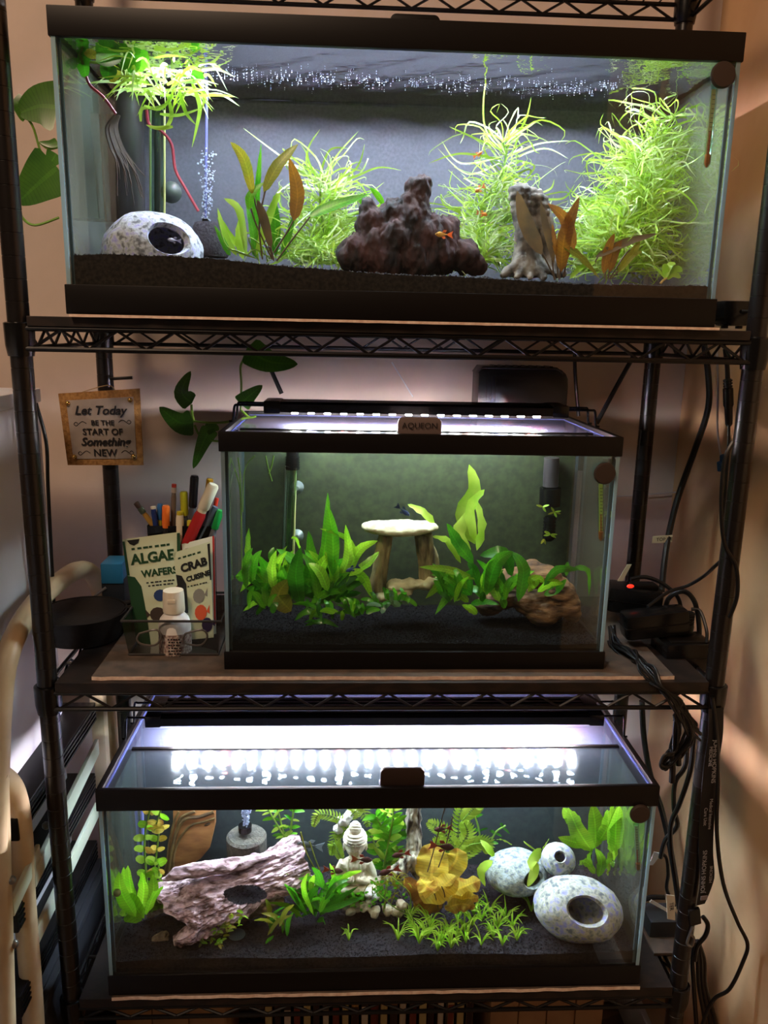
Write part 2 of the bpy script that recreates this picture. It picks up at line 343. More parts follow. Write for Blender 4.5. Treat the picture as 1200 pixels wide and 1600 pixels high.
board('shelf_liner', 'dark woodgrain shelf liner under the lowest tank', -16.95, 16.95, .0, 13.9, -37.88, -37.3, LINER)
MATTOP = mat('brown_foam_top', (92, 76, 64), (70, 60, 52), rough=.9, scale=12)
def foam(label, x0, x1, y0, z0, z1):
    g = G(); n = 60
    g.grid(lambda u, v: (x0+u*(x1-x0), y0+v*(12.4-y0)+(.06*fb((u*30, v, z0), 1.) if v == 0 else 0), z1), n, 2, 0)
    g.grid(lambda u, v: (x0+u*(x1-x0), y0+.06*fb((u*30, 0, z0), 1.), z1+(z0-z1)*v+.02*fb((u*50, v*3, 1), 1)*(1 if v else 0)), n, 1, 1)
    g.add([(x0, y0, z0), (x0, 12.4, z0), (x0, 12.4, z1), (x0, y0, z1), (x1, y0, z0), (x1, 12.4, z0), (x1, 12.4, z1), (x1, y0, z1)], [(0, 1, 2, 3), (4, 7, 6, 5), (1, 5, 6, 2)], 1)
    mk('foam_mat', g, [MATTOP, FOAM], label=label, cat='foam mat', smooth=False)
foam('thin pale edged foam mat under the upper tank', -14.93, 15.27, -.28, -.12, 0)
foam('brown foam mat with pale edge reaching left under the clear bin', -15.2, 15.2, .35, -18.2, -18.0)
foam('brown foam mat with pale edge under the lowest tank', -15.1, 14.95, -.1, -37.3, -37.08)

# ================================================================ tanks
FILM_T = mat('grey_film_t', (86, 84, 92), (74, 72, 80), rough=.8, scale=60, bump=.1, bscale=200)  # black film with algae; its grey also stands in for lit water haze
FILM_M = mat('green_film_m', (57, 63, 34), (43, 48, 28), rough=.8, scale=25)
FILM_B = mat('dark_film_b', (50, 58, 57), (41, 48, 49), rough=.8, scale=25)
def ring(x0, x1, y0, y1, z0, z1, t, bev=.05):
    g = G(); o = [(x0, y0), (x1, y0), (x1, y1), (x0, y1)]; i = [(x0+t, y0+t), (x1-t, y0+t), (x1-t, y1-t), (x0+t, y1-t)]
    v = [(a, b, z) for z in (z0, z1) for a, b in o+i]; f = []
    for k in range(4):
        l = (k+1) % 4; f += [(k, l, 4+l, 4+k), (8+k, 12+k, 12+l, 8+l), (k, 8+k, 8+l, l), (4+k, 4+l, 12+l, 12+k)]
    return g.add(v, f)
def tank(galg, label, xc, wd, y0, dp, z0, h, ft, fbm, film, fm):
    x0, x1, y1, z1 = xc-wd/2, xc+wd/2, y0+dp, z0+h
    t = thing('aquarium_tank', label, 'aquarium', (xc, y0+dp/2, z0))
    mk('top_frame', ring(x0, x1, y0, y1, z1-ft, z1, .32).add(ring(x0+.3, x1-.3, y0+.3, y1-.3, z1-ft*.55, z1-ft*.45, .35).v, []), BLK, t, bev=.05)
    mk('bottom_frame', ring(x0, x1, y0, y1, z0, z0+fbm, .32), BLK, t, bev=.05)
    a, b = z0+.1, z1-.2
    g = G().box((x0+.34, y0+.1, a), (x1-.34, y0+.28, b)); mk('front_pane', g, GLS, t, smooth=False)
    mk('back_pane', G().box((x0+.34, y1-.28, a), (x1-.34, y1-.1, b)), GLS, t, smooth=False)
    for sx, xa, xb, fc in ((0, x0+.1, x0+.28, 5), (1, x1-.28, x1-.1, 3)):
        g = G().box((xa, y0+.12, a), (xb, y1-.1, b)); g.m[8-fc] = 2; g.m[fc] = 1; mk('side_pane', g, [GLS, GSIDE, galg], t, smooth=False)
        mk('pane_edge', G().box((xa, y0+.06, a), (xb, y0+.12, b)), EDGE, t, smooth=False)
        xi = xb if sx == 0 else xa; d = .14 if sx == 0 else -.14
        mk('seam', G().prism([(xi, a), (xi+d, a), (xi+d, b), (xi, b)], y0+.28, y0+.4), SEAM, t, smooth=False)
        mk('seam', G().prism([(xi, a), (xi+d, a), (xi+d, b), (xi, b)], film-.14, film-.02), SEAM, t, smooth=False)
    mk('bottom_pane', G().box((x0+.28, y0+.28, a), (x1-.28, y1-.28, a+.2)), GLS, t, smooth=False)
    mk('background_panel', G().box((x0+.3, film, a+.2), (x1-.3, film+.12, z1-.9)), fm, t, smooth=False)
    return t, (x0, x1, y0, y1, z0, z1)
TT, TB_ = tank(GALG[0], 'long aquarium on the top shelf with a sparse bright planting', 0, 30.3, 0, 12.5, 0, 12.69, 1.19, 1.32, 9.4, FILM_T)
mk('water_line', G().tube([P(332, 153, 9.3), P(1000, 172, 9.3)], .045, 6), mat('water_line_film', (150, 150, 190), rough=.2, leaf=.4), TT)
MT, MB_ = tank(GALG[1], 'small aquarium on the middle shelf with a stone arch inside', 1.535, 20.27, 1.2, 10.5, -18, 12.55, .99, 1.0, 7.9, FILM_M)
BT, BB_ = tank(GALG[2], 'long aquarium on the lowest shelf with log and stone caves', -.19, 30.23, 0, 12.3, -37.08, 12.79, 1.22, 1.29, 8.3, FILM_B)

# lids: hinged glass with a black hinge strip and a handle
def lid(label, B, hy, handle_px, hw, hh, hm, words=None):
    x0, x1, y0, y1, z0, z1 = B; z = z1-.22; l = thing('hinged_glass_cover', label, 'lid', ((x0+x1)/2, (y0+y1)/2, z-.1))
    mk('front_glass', G().box((x0+.36, y0+.36, z-.12), (x1-.36, hy-.12, z)), LIDG, l, smooth=False)
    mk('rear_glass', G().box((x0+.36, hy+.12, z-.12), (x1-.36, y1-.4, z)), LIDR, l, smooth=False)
    mk('hinge', G().box((x0+.7, hy-.14, z-.12), (x1-.7, hy+.14, z+.06)), BLK, l, bev=.04)
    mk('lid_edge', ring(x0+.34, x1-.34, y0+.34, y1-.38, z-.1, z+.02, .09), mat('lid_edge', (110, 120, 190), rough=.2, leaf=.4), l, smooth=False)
    xc = handle_px; p = []; n = 8; yh = y0+.34
    for i in range(n+1): a = math.pi/2*i/n; p.append((xc+hw/2-.28+.28*math.sin(a), z1-.02+hh-.28+.28*math.cos(a)))
    p = [(xc-hw/2, z1-.14), (xc+hw/2, z1-.14)]+p[::-1]+[(2*xc-q[0], q[1]) for q in p]
    h = mk('handle', G().prism(p, yh, yh+.3), hm, l, bev=.05)
    mk('handle_foot', G().box((xc-hw/2-.04, yh, z1-.22), (xc+hw/2+.04, yh+.75, z1-.12)), BLK, h, bev=.03)
    return l, h, (xc, yh, z1+hh*.5)
HB = mat('warm_black_handle', (48, 34, 28), rough=.5)
lid('glass lid of the top shelf tank with black pull tab', TB_, 2.2, P(649, 20, .4).x, 2.2, .33, BLK)
lM, hM, cM = lid('glass lid of the middle tank with lettered grey handle', MB_, 4.1, P(656, 668, 1.5).x, 2.2, .82, mat('grey_handle', (112, 96, 92), rough=.5))
text(hM, 'AQUEON', .42, (cM[0], cM[1]-.04, cM[2]-.02), (1, 0, 0), (0, 0, 1), INK, bold=-.002)
lid('glass lid of the lowest tank with plain black handle', BB_, 4.7, P(629, 1206, .5).x, 2.4, .95, HB)

# LED bars
LEDW = {}
def led_mat(name, col, s):
    m = bpy.data.materials.new(name); m.use_nodes = True; n = m.node_tree.nodes; n.clear(); e = n.new('ShaderNodeEmission'); e.inputs[0].default_value = col+(1,); e.inputs[1].default_value = s
    o = n.new('ShaderNodeOutputMaterial'); m.node_tree.links.new(e.outputs[0], o.inputs[0]); return m
def light_bar(label, xa, xb, ya, yb, z, h, st, n, B, tint=(1., .97, 1.), legs=True):
    L = thing('aquarium_light', label, 'aquarium light', ((xa+xb)/2, (ya+yb)/2, z))
    g = G().prism([(0, 0)]*4, 0, 1); g = G(); y = ya; pr = [(ya, z), (yb, z), (yb, z+h*.8), (yb-.2, z+h)]
    k = 5; st_ = (yb-ya-.5)/k
    for i in range(k): q = yb-.25-i*st_; pr += [(q, z+h), (q-st_*.5, z+h), (q-st_*.5, z+h-.1), (q-st_*.9, z+h-.1)]
    pr += [(ya+.2, z+h), (ya, z+h*.8)]
    N = len(pr); g.add([(xa+.8, a, b) for a, b in pr]+[(xb-.8, a, b) for a, b in pr], [tuple(range(N)), tuple(range(2*N-1, N-1, -1))]+[(i, N+i, N+(i+1) % N, (i+1) % N) for i in range(N)])
    mk('housing', g, BLK2, L, smooth=False)
    for s, x in ((-1, xa), (1, xb-.9)): mk('end_cap', G().box((x, ya-.05, z-.08), (x+.9, yb+.05, z+h+.04)), BLK2, L, bev=.08)
    wm, bm, rm = led_mat('white_led', tint, st), led_mat('blue_led', (.25, .3, 1.), st*.8), led_mat('red_led', (1., .1, .08), st*.6)
    for r in range(2):
        for i in range(n):
            x = xa+1.2+(xb-xa-2.4)*(i+.5)/n; yy = ya+.55+r*(yb-ya-1.1)
            m = wm if r == 0 or i % 4 not in (1, 3) else (bm if i % 4 == 1 else rm)
            mk('led', G().box((x-.16, yy-.16, z-.11), (x+.16, yy+.16, z)), m, L, smooth=False)
    if legs:
        for s, xe in ((-1, xa), (1, xb)):
            rim = B[0]+.16 if s < 0 else B[1]-.16
            for yy in (ya+.4, yb-.4):
                mk('wire_leg', G().tube([(xe-s*.3, yy, z+h*.6), (xe+s*.5, yy, z+h*.6), (rim-s*.35, yy, z+h*.6), (rim-s*.1, yy, z+h*.45), (rim, yy, B[5]+.12), (rim+s*.2, yy, B[5]+.04)], .07, 6, smooth=4), BLK2, L)
    return L
light_bar('slim light bar lying out of sight on the top tank lid', -13.6, 13.6, 3.1, 5.3, 12.78, .5, LED_T, 26, TB_, tint=(1., .97, 1.), legs=False)
light_bar('black light bar on thin wire legs above the middle tank', -6.75, 9.85, 5.0, 7.2, -4.85, .55, LED_M, 16, MB_, tint=(1., 1., .95))
light_bar('long black ridged light bar over the lowest tank', P(226, 1130, 5).x, P(945, 1118, 5).x, 5.0, 7.7, -23.25, .6, LED_B, 28, BB_, tint=(.93, .94, 1.))

# water
WAT = glass('water_sheet', (245, 252, 250), fresnel=1.33, wave=45)
WAT2 = glass('calm_water_sheet', (248, 252, 250), fresnel=1.33, wave=25)
def water(label, B, film, z, m):
    x0, x1, y0 = B[:3]; g = G().grid(lambda u, v: (x0+.3+u*(x1-x0-.6), y0+.3+v*(film-y0-.32), z+.025*math.sin(u*40+v*9)*math.sin(v*13+u*5)), 80, 30); g.open = True
    g.f = [f if (g.v[f[1]]-g.v[f[0]]).cross(g.v[f[3]]-g.v[f[0]]).z > 0 else f[::-1] for f in g.f]
    mk('water', g, m, label=label, cat='water', kind='stuff')
water('rippled water surface of the top shelf tank', TB_, 9.4, 11.62, WAT)
water('still water surface of the middle tank', MB_, 7.9, -6.35, WAT2)
water('still water surface of the lowest tank', BB_, 8.3, -25.15, WAT2)

# gravel
GR_T = mat('dark_gravel_t', (50, 42, 37), (28, 24, 22), rough=.9, scale=60, spec=.12); GR_M = mat('black_gravel_m', (19, 18, 18), (11, 10, 10), rough=.9, scale=60, spec=.1)
GR_B = mat('black_gravel_b', (40, 36, 37), (20, 18, 19), rough=.9, scale=60, spec=.1)
ZG = {}
def gravel(key, label, B, film, zf, N, m, r=.05):
    x0, x1, y0 = B[0]+.32, B[1]-.32, B[2]+.3; ya, yb = y0, film-.03; zb = B[4]+.32
    def h(x, y): return zf(x, y)+.05*fb((x, y, 1), .8)+.03*nz((x, y, 4), 4)
    ZG[key] = h; nx, ny = 150, 44; g = G()
    g.grid(lambda u, v: (x0+u*(x1-x0), ya+v*(yb-ya), h(x0+u*(x1-x0), ya+v*(yb-ya))), nx, ny)
    g.grid(lambda u, v: (x0+u*(x1-x0), ya, zb+v*(h(x0+u*(x1-x0), ya)-zb)), nx, 2)
    for x in (x0, x1): g.grid(lambda u, v: (x, ya+u*(yb-ya), zb+v*(h(x, ya+u*(yb-ya))-zb)), ny, 1)
    for i in range(N):
        x = random.uniform(x0+.05, x1-.05); y = ya+(yb-ya)*random.random()**1.3; c = Vector((x, y, h(x, y)+random.uniform(-.01, .03))); s = r*random.uniform(.6, 1.4)
        q = [c+Vector((a*s*random.uniform(.6, 1.2), b*s*random.uniform(.6, 1.2), d*s*random.uniform(.6, 1.1))) for a, b, d in ((1, 0, 0), (0, 1, 0), (-1, 0, 0), (0, -1, 0), (0, 0, 1), (0, 0, -1))]
        g.add(q, [(0, 1, 4), (1, 2, 4), (2, 3, 4), (3, 0, 4), (1, 0, 5), (2, 1, 5), (3, 2, 5), (0, 3, 5)])
    g.open = True; mk('gravel', g, m, label=label, cat='gravel', kind='stuff', smooth=False)
gravel('t', 'dark brown gravel bed in the top shelf tank', TB_, 9.4, lambda x, y: 2.2-.03*(x+.6)+.05*math.sin(x*.5)-.1*math.sin(x*.25+1)+.012*y, 4500, GR_T, .06)
gravel('m', 'black gravel bed in the middle tank', MB_, 7.9, lambda x, y: -16.66+.04*math.sin(x*.6)-.02*(y-1.5), 6000, GR_M, .05)
gravel('b', 'black gravel bed in the lowest tank', BB_, 8.3, lambda x, y: -35.05+.06*math.sin(x*.5)-.01*y-(.06*max(0, x-6)*y/8), 10000, GR_B, .05)
def PG(px, py, key):
    """point of a gravel bed that is seen at a pixel"""
    d = ray(px, py); t = 36.
    for _ in range(400):
        p = CO+d*t
        if p.z < ZG[key](p.x, p.y): break
        t += .04
    return p

# ================================================================ shared builders for what stands in the tanks
def strands(g, stem, n, ln, wd, spread=1., droop=-.1, up=.15):
    """narrow curling leaves set around a stem"""
    q, _ = crom([Vector(p) for p in stem], 6)
    for i in range(n):
        u = random.random(); k = min(len(q)-2, int(u*(len(q)-1))); p = q[k]; a = random.uniform(0, 6.283); L = ln*random.uniform(.5, 1.15)
        d = Vector((math.cos(a), .75*math.sin(a), up+random.uniform(-.35, .6))).normalized()
        m = p+d*L*.38*spread+Vector((0, 0, random.uniform(-.04, .14)*L)); m2 = m+d*L*.34+Vector((random.uniform(-.22, .22)*L, random.uniform(-.1, .1)*L, random.uniform(-.1, .12)*L)); e = m2+d*L*.2+Vector((random.uniform(-.32, .32)*L, random.uniform(-.15, .15)*L, (droop+random.uniform(-.3, .35))*L))
        e2 = e+Vector((random.uniform(-.22, .22)*L, random.uniform(-.1, .1)*L, random.uniform(-.28, .2)*L))
        leaf(g, [p, m, m2, e, e2], wd*random.uniform(.6, 1.2), 'ribbon', random.uniform(-1, 1), fold=.05, n=12)
def grass_plant(name, label, cat, stems, n, ln, wd, ms, group=None, extra=()):
    """feathery stem plant: stems as parts, its hundreds of hair-thin leaves as one mass"""
    b = stems[0][0]; t = thing(name, label, cat, b, group)
    for s in stems: mk('stem', G().tube(s, .055, 6, smooth=5), STEMG, t)
    for mi, m in enumerate(ms):
        g = G()
        for s in stems: strands(g, s, n//len(ms), ln, wd)
        for e in (extra if mi == 0 else ()): leaf(g, e, wd*1.2, 'ribbon', random.uniform(-.4, .4), fold=.05, n=14)
        g.open = True; mk('foliage', g, m, t, kind='stuff')
    return t
def cave(name, label, c, r, hole, hr, m, seed=1, flat=-.55, rot=0., bmp=.05):
    """hollow pebble with one opening: c centre, r radii, hole direction, hr half-angle of the opening"""
    hd = Vector(hole).normalized(); u = hd.orthogonal().normalized(); v = hd.cross(u); nu, nv = 44, 26; prf = []
    for i in range(nv+1): prf.append((hr+(math.pi-hr)*i/nv, 1.))
    inn = [(math.pi-(math.pi-hr)*i/12, .84) for i in range(13)]
    g = G(); allp = inn+[(hr*.97, .93)]+prf; b = []
    R = Matrix.Rotation(rot, 3, 'Y')
    for a, s in allp:
        for j in range(nu):
            q = 2*math.pi*j/nu; d = hd*math.cos(a)+(u*math.cos(q)+v*math.sin(q))*math.sin(a)
            p = Vector((d.x*r[0]*s, d.y*r[1]*s, d.z*r[2]*s)); p *= 1+bmp*fb(d*1.6+Vector((seed*7, 0, 0)), 1.)
            p = R @ p
            if p.z < flat*r[2]: p.z = flat*r[2]+(p.z-flat*r[2])*.15
            g.v.append(Vector(c)+p)
    N = len(allp)
    for i in range(N-1):
        for j in range(nu): k = (j+1) % nu; g.f.append((i*nu+j, i*nu+k, i*nu+nu+k, i*nu+nu+j)); g.m.append(0)
    return mk(name, g, m, label=label, cat='cave ornament')
def fish(label, head, tail, dep, body, fin, group, cat='fish', hi=.3, tailw=.4, name='fish'):
    head, tail = Vector(head), Vector(tail); d = tail-head; L = d.length; d.normalize(); up = Vector((0, 0, 1)); up = (up-d*up.dot(d)).normalized(); sd = d.cross(up)
    t = thing(name, label, cat, (head+tail)/2, group); g = G(); n = 9; pr = [.12, .55, .85, 1, .95, .75, .5, .28, .2, .16]
    for i in range(n+1):
        c = head+d*L*.72*i/n
        for j in range(8): a = j*math.pi/4; g.v.append(c+up*math.sin(a)*hi*L*.5*pr[i]+sd*math.cos(a)*hi*L*.27*pr[i])
    for i in range(n):
        for j in range(8): k = (j+1) % 8; g.f.append((i*8+j, i*8+k, i*8+8+k, i*8+8+j)); g.m.append(0)
    g.f += [tuple(range(8))[::-1], tuple(n*8+j for j in range(8))]; g.m += [0, 0]; mk('body', g, body, t)
    b = head+d*L*.68; e = head+d*L
    def fan(nm, pts): h = sd*.012; mk(nm, G().add([p+h for p in pts]+[p-h for p in pts], [tuple(range(len(pts))), tuple(range(2*len(pts)-1, len(pts)-1, -1))]+[(i, len(pts)+i, len(pts)+(i+1) % len(pts), (i+1) % len(pts)) for i in range(len(pts))]), fin, t, smooth=False)
    w_ = tailw*L*.5
    fan('tail_fin', [b+up*.04*L, e+up*w_, e-d*.07*L+up*w_*.2, e-d*.07*L-up*w_*.2, e-up*w_, b-up*.04*L])
    m = head+d*L*.38; fan('dorsal_fin', [m+up*hi*L*.42, m+d*.1*L+up*hi*L*.8, m+d*.26*L+up*hi*L*.75, m+d*.2*L+up*hi*L*.33])
    m = head+d*L*.34; fan('anal_fin', [m-up*hi*L*.42, m+d*.14*L-up*hi*L*.78, m+d*.24*L-up*hi*L*.66, m+d*.2*L-up*hi*L*.33])
    for s in (-1, 1): mk('eye', G().ball(head+d*L*.09+up*hi*L*.08+sd*s*hi*L*.1, .035*L, 6, 5), INK, t)
    return t
def thermometer(label, disc, top, bot, y, scale_col, red):
    c = P(disc[0], disc[1], y-.62); t = thing('thermometer', label, 'thermometer', P(bot[0], bot[1], y))
    mk('suction_disc', G().lathe(c, [(.2, -.12), (.5, -.1), (.56, -.02), (.56, .06), (.45, .12)], 28, (0, 1, 0)), mat('brown_rubber', (58, 45, 38), rough=.6), t)
    a, b = P(top[0], top[1], y+.32), P(bot[0], bot[1], y+.32); d = (b-a); r = .16
    mk('glass_tube', G().tube([a, a+d*.96, a+d*1.], [r, r, r*.4], 14), TUBEG, t)
    mk('scale_strip', G().obox((a+b)/2+Vector((0, .05, .1)), (.1, 0, 0), d*.42, (0, .012, 0)), scale_col, t, smooth=False)
    g = G()
    for i in range(14): q = a+d*(.12+.055*i); g.obox(q+Vector((.03, .03, 0)), (.05 if i % 2 else .075, 0, 0), (0, 0, .012), (0, .008, 0))
    mk('scale_marks', g, INK, t, smooth=False, kind='stuff')
    mk('capillary', G().tube([a+d*.55, a+d*.86], .025, 6), red, t)
    mk('bulb', G().tube([a+d*.84, a+d*.95, b], [.13, .13, .03], 10), mat('amber_liquid', (205, 95, 40), rough=.3), t)
    return t
RED = mat('red_liquid', (200, 40, 25), rough=.3)
def bubbles(label, c0, c1, rad, n, s0, s1):
    g = G()
    for i in range(n): t = random.random(); a = random.uniform(0, 6.28); q = rad*(.4+.6*t)*math.sqrt(random.random()); g.ball(Vector(c0)+(Vector(c1)-Vector(c0))*t+Vector((math.cos(a)*q, math.sin(a)*q, 0)), random.uniform(s0, s1), 6, 4)
    mk('air_bubbles', g, mat('air_bubble', (225, 230, 245), rough=.05, leaf=.6), label=label, cat='bubbles', kind='stuff')
SUC = mat('grey_suction_cup', (120, 130, 120), rough=.2, leaf=.5)

# ================================================================ TOP TANK
CAVE = mat('lilac_grey_stone', (164, 158, 216), (104, 104, 110), rough=.85, scale=34, bump=.5, bscale=60, c3=(190, 192, 200))
c = P(237, 372, 3.6); cave('stone_cave', 'pale lilac pebble cave at the left of the top shelf tank', (c.x, 3.6, 3.05), (2.5, 1.9, 1.95), (.62, -1, .42), .44, CAVE, 3, flat=-.7)
fish('pale small fish in the mouth of the pale lilac pebble cave', P(262, 374, 2.0), P(284, 377, 2.2), 2, mat('pale_fish', (205, 205, 225), rough=.3, leaf=.3), mat('pale_fin', (200, 200, 225), leaf=.6), None)
# driftwood peak
WOODR = mat('dark_red_driftwood', (66, 32, 26), (22, 12, 10), rough=.8, scale=14, bump=.9, bscale=40, stretch=(1, 1, .5))
g = G()
y = 3.2
for px, py, r, yy in ((560, 400, 1.0, y), (590, 385, 1.15, y), (580, 350, .75, y), (620, 375, 1.2, y), (615, 335, .7, y), (645, 345, .95, y), (654, 300, .55, y), (648, 322, .72, y), (662, 286, .4, y), (646, 292, .42, y), (665, 370, 1.1, y),
                      (695, 365, .75, y), (705, 352, .45, y), (690, 395, 1.0, y), (725, 400, .8, y), (745, 415, .5, y), (655, 405, 1.2, y), (600, 405, 1.2, y), (632, 350, .9, y), (575, 328, .45, y)):
    p = P(px, py, yy); g.ball(p, (r, r*.95, r), 12, 8)
g = remesh(g, .075, 30, lambda p, n: n*(.13*fb((p.x*2.6, p.y*2.6, p.z*1.1), 1., 5)+.11*abs(nz((p.x*2.6+p.z*.9, p.y*2, p.z*.8)))+.05*nz((p.x*7, p.y*7, p.z*3.2))+.04))
mk('driftwood', g, WOODR, label='dark reddish driftwood peak in the middle of the top shelf tank', cat='driftwood')
# grey stump ornament
STN = mat('grey_ornament_stone', (150, 140, 128), (60, 54, 50), rough=.85, scale=14, bump=.7, bscale=45)
g = G(); y = 3.4
g.tube([P(820, 432, y), P(822, 395, y), P(822, 350, y), P(815, 315, y)], [.85, .62, .6, .55], 12, smooth=4)
g.tube([P(812, 305, y), P(838, 315, y+.1), P(850, 345, y), P(858, 385, y), P(862, 425, y)], [.42, .5, .42, .36, .4], 12, smooth=4)
g.ball(P(814, 305, y), (.62, .6, .55)); g.ball(P(836, 312, y), (.55, .5, .5))
for a, b in (((815, 400), (782, 432)), ((820, 405), (805, 436)), ((825, 405), (830, 437)), ((828, 402), (852, 436)), ((835, 400), (872, 432)), ((858, 405), (884, 430))):
    g.tube([P(*a, y-.2), P((a[0]+b[0])/2, (a[1]+b[1])/2+4, y-.6), P(*b, y-.9)], [.3, .24, .16], 8)
def kn(p, n):
    q = Q2(p); k = .05*fb(p*1.5, 1.)
    if q[1] < 335: k += .1*abs(math.sin(p.x*9)*math.sin(p.z*9))
    return n*(k+.05*math.sin(p.x*7+p.y*5)*(q[1] > 335))
def Q2(p):
    d = Vector(p)-CO; f = d.dot(FV); return 600+FPX*d.dot(RV)/f, 800-FPX*d.dot(UV)/f
mk('stump_ornament', remesh(g, .085, 2, kn), STN, label='grey stone-look stump ornament with knobbly top and spread roots', cat='ornament')
# hair-leaved stem plants (parts: stems, leaf mass)
def near(pts): return [P(*q) for q in pts]
grass_plant('stem_plant', 'pale green hair-leaved plant between amber leaves and driftwood peak', 'plant', [near([(508, 412, 5.5), (505, 360, 5.4), (500, 310, 5.2), (503, 275, 5)]), near([(540, 412, 6), (530, 370, 6), (520, 330, 6), (512, 290, 5.6)]), near([(470, 412, 6), (485, 380, 6), (495, 340, 5.8)]), near([(525, 412, 4.6), (500, 395, 4.6), (480, 385, 4.7)])],
            110, 2.5, .1, (LIME, LIMEW), extra=[near([(500, 290, 5), (480, 240, 5), (500, 202, 5)]), near([(505, 285, 5), (525, 245, 5), (560, 205, 5)]), near([(505, 285, 5), (545, 280, 5), (590, 262, 5), (627, 266, 5)]), near([(500, 280, 5), (450, 258, 5), (445, 235, 5)]), near([(505, 290, 5), (555, 265, 5), (570, 225, 5)]), near([(505, 300, 5), (560, 310, 5), (600, 285, 5)]), near([(500, 285, 5), (440, 245, 5), (380, 200, 5)]), near([(498, 280, 5), (515, 235, 5), (545, 232, 5)])])
grass_plant('stem_plant', 'pale green hair-leaved plant sending a strand to the surface', 'plant', [near([(752, 412, 5.5), (758, 360, 5.5), (775, 300, 5.2), (790, 250, 5), (785, 215, 5)]), near([(725, 412, 6), (735, 370, 6), (750, 330, 6), (770, 290, 5.6)]), near([(780, 415, 6.2), (775, 380, 6), (790, 340, 6), (800, 300, 5.6)]), near([(740, 412, 4.8), (760, 390, 4.8), (735, 360, 5)])],
            120, 2.5, .095, (LIME, LIMEW), extra=[near([(785, 235, 5), (758, 200, 5), (757, 140, 5), (770, 108, 5)]), near([(785, 235, 5), (740, 215, 5), (702, 198, 5)]), near([(785, 245, 5), (720, 255, 5), (690, 220, 5)]), near([(780, 255, 5), (730, 272, 5), (684, 232, 5)]), near([(790, 235, 5), (820, 190, 5), (830, 152, 5)]), near([(792, 240, 5), (795, 205, 5), (785, 185, 5)]), near([(795, 245, 5), (840, 225, 5), (890, 220, 5)]), near([(795, 250, 5), (850, 232, 5), (888, 248, 5)]), near([(785, 250, 5), (720, 240, 5), (670, 255, 5)]), near([(800, 250, 5), (835, 260, 5), (810, 290, 5)]), near([(800, 240, 5), (815, 200, 5), (828, 168, 5)]),
            near([(840, 310, 5), (880, 310, 5), (898, 288, 5)]), near([(835, 305, 5), (860, 295, 5), (866, 280, 5)])])
grass_plant('stem_plant', 'dense tangle of hair-leaved stems filling the right end', 'plant', [near([(1000, 425, 5.5), (985, 370, 5.6), (1000, 300, 5.5), (1020, 230, 5.2), (1060, 175, 5)]), near([(950, 420, 6), (945, 360, 6), (975, 290, 6), (1010, 220, 5.6)]), near([(1050, 425, 6), (1020, 350, 6), (1030, 280, 6), (1050, 220, 5.8)]), near([(920, 425, 6.5), (930, 380, 6.3), (955, 330, 6.2)]), near([(980, 425, 4.6), (1010, 330, 4.6), (990, 240, 4.8)]), near([(960, 380, 4.6), (985, 320, 4.6), (1040, 290, 4.8)])],
            250, 2.5, .095, (LIME, LIME, LIMEW, LIMEW), extra=[near([(1060, 175, 4), (1090, 165, 4), (1118, 160, 4)]), near([(1010, 350, 4), (1060, 380, 4), (1095, 330, 4)]), near([(1010, 340, 4), (1070, 330, 4), (1100, 365, 4)]), near([(1000, 330, 4), (1060, 400, 4), (1098, 415, 4)]), near([(990, 240, 5), (945, 200, 5), (935, 225, 5)]), near([(975, 260, 5), (920, 250, 5), (922, 285, 5)]), near([(1090, 230, 5), (1100, 275, 5), (1120, 282, 5)]), near([(1020, 380, 5), (1080, 390, 4), (1100, 355, 4)])])
# floating tangle at the left
t = thing('floating_plant', 'bright tangle of floating leaves and roots under the left lid', 'plant', P(265, 110, 4)); t['group'] = 'floating plants'
del t['group']
for m, n in ((LIMEW, 90), (LIME, 70)):
    g = G()
    for i in range(n):
        a = P(random.uniform(195, 318), random.uniform(82, 150), random.uniform(2, 6)); k = random.uniform(0, 6.28); L = random.uniform(.8, 2.2)
        d = Vector((math.cos(k), .5*math.sin(k), -.1)); leaf(g, [a, a+d*L*.5+Vector((0, 0, .15)), a+d*L+Vector((0, 0, random.uniform(-.9, .2)))], .14, 'ribbon', random.uniform(-1, 1), fold=.05, n=7)
    mk('foliage', g, m, t, kind='stuff')
for q in ([(225, 165), (250, 170), (268, 150), (270, 130)], [(300, 130), (312, 165), (308, 195), (300, 230)], [(280, 140), (290, 175), (306, 195)], [(220, 190), (222, 170), (245, 168), (262, 160)], [(250, 178), (280, 180), (318, 168)], [(270, 198), (245, 200), (228, 195)], [(262, 150), (268, 180), (258, 200), (240, 200)], [(316, 140), (320, 150), (316, 170)]):
    mk('leaf', leaf(G(), PP(q, 3.0), .2, 'ribbon', .2, fold=.05, n=14), LIME, t)
t = thing('ivy_cutting', 'darker broad floating leaves under the left lid with roots', 'plant', P(170, 90, 3))
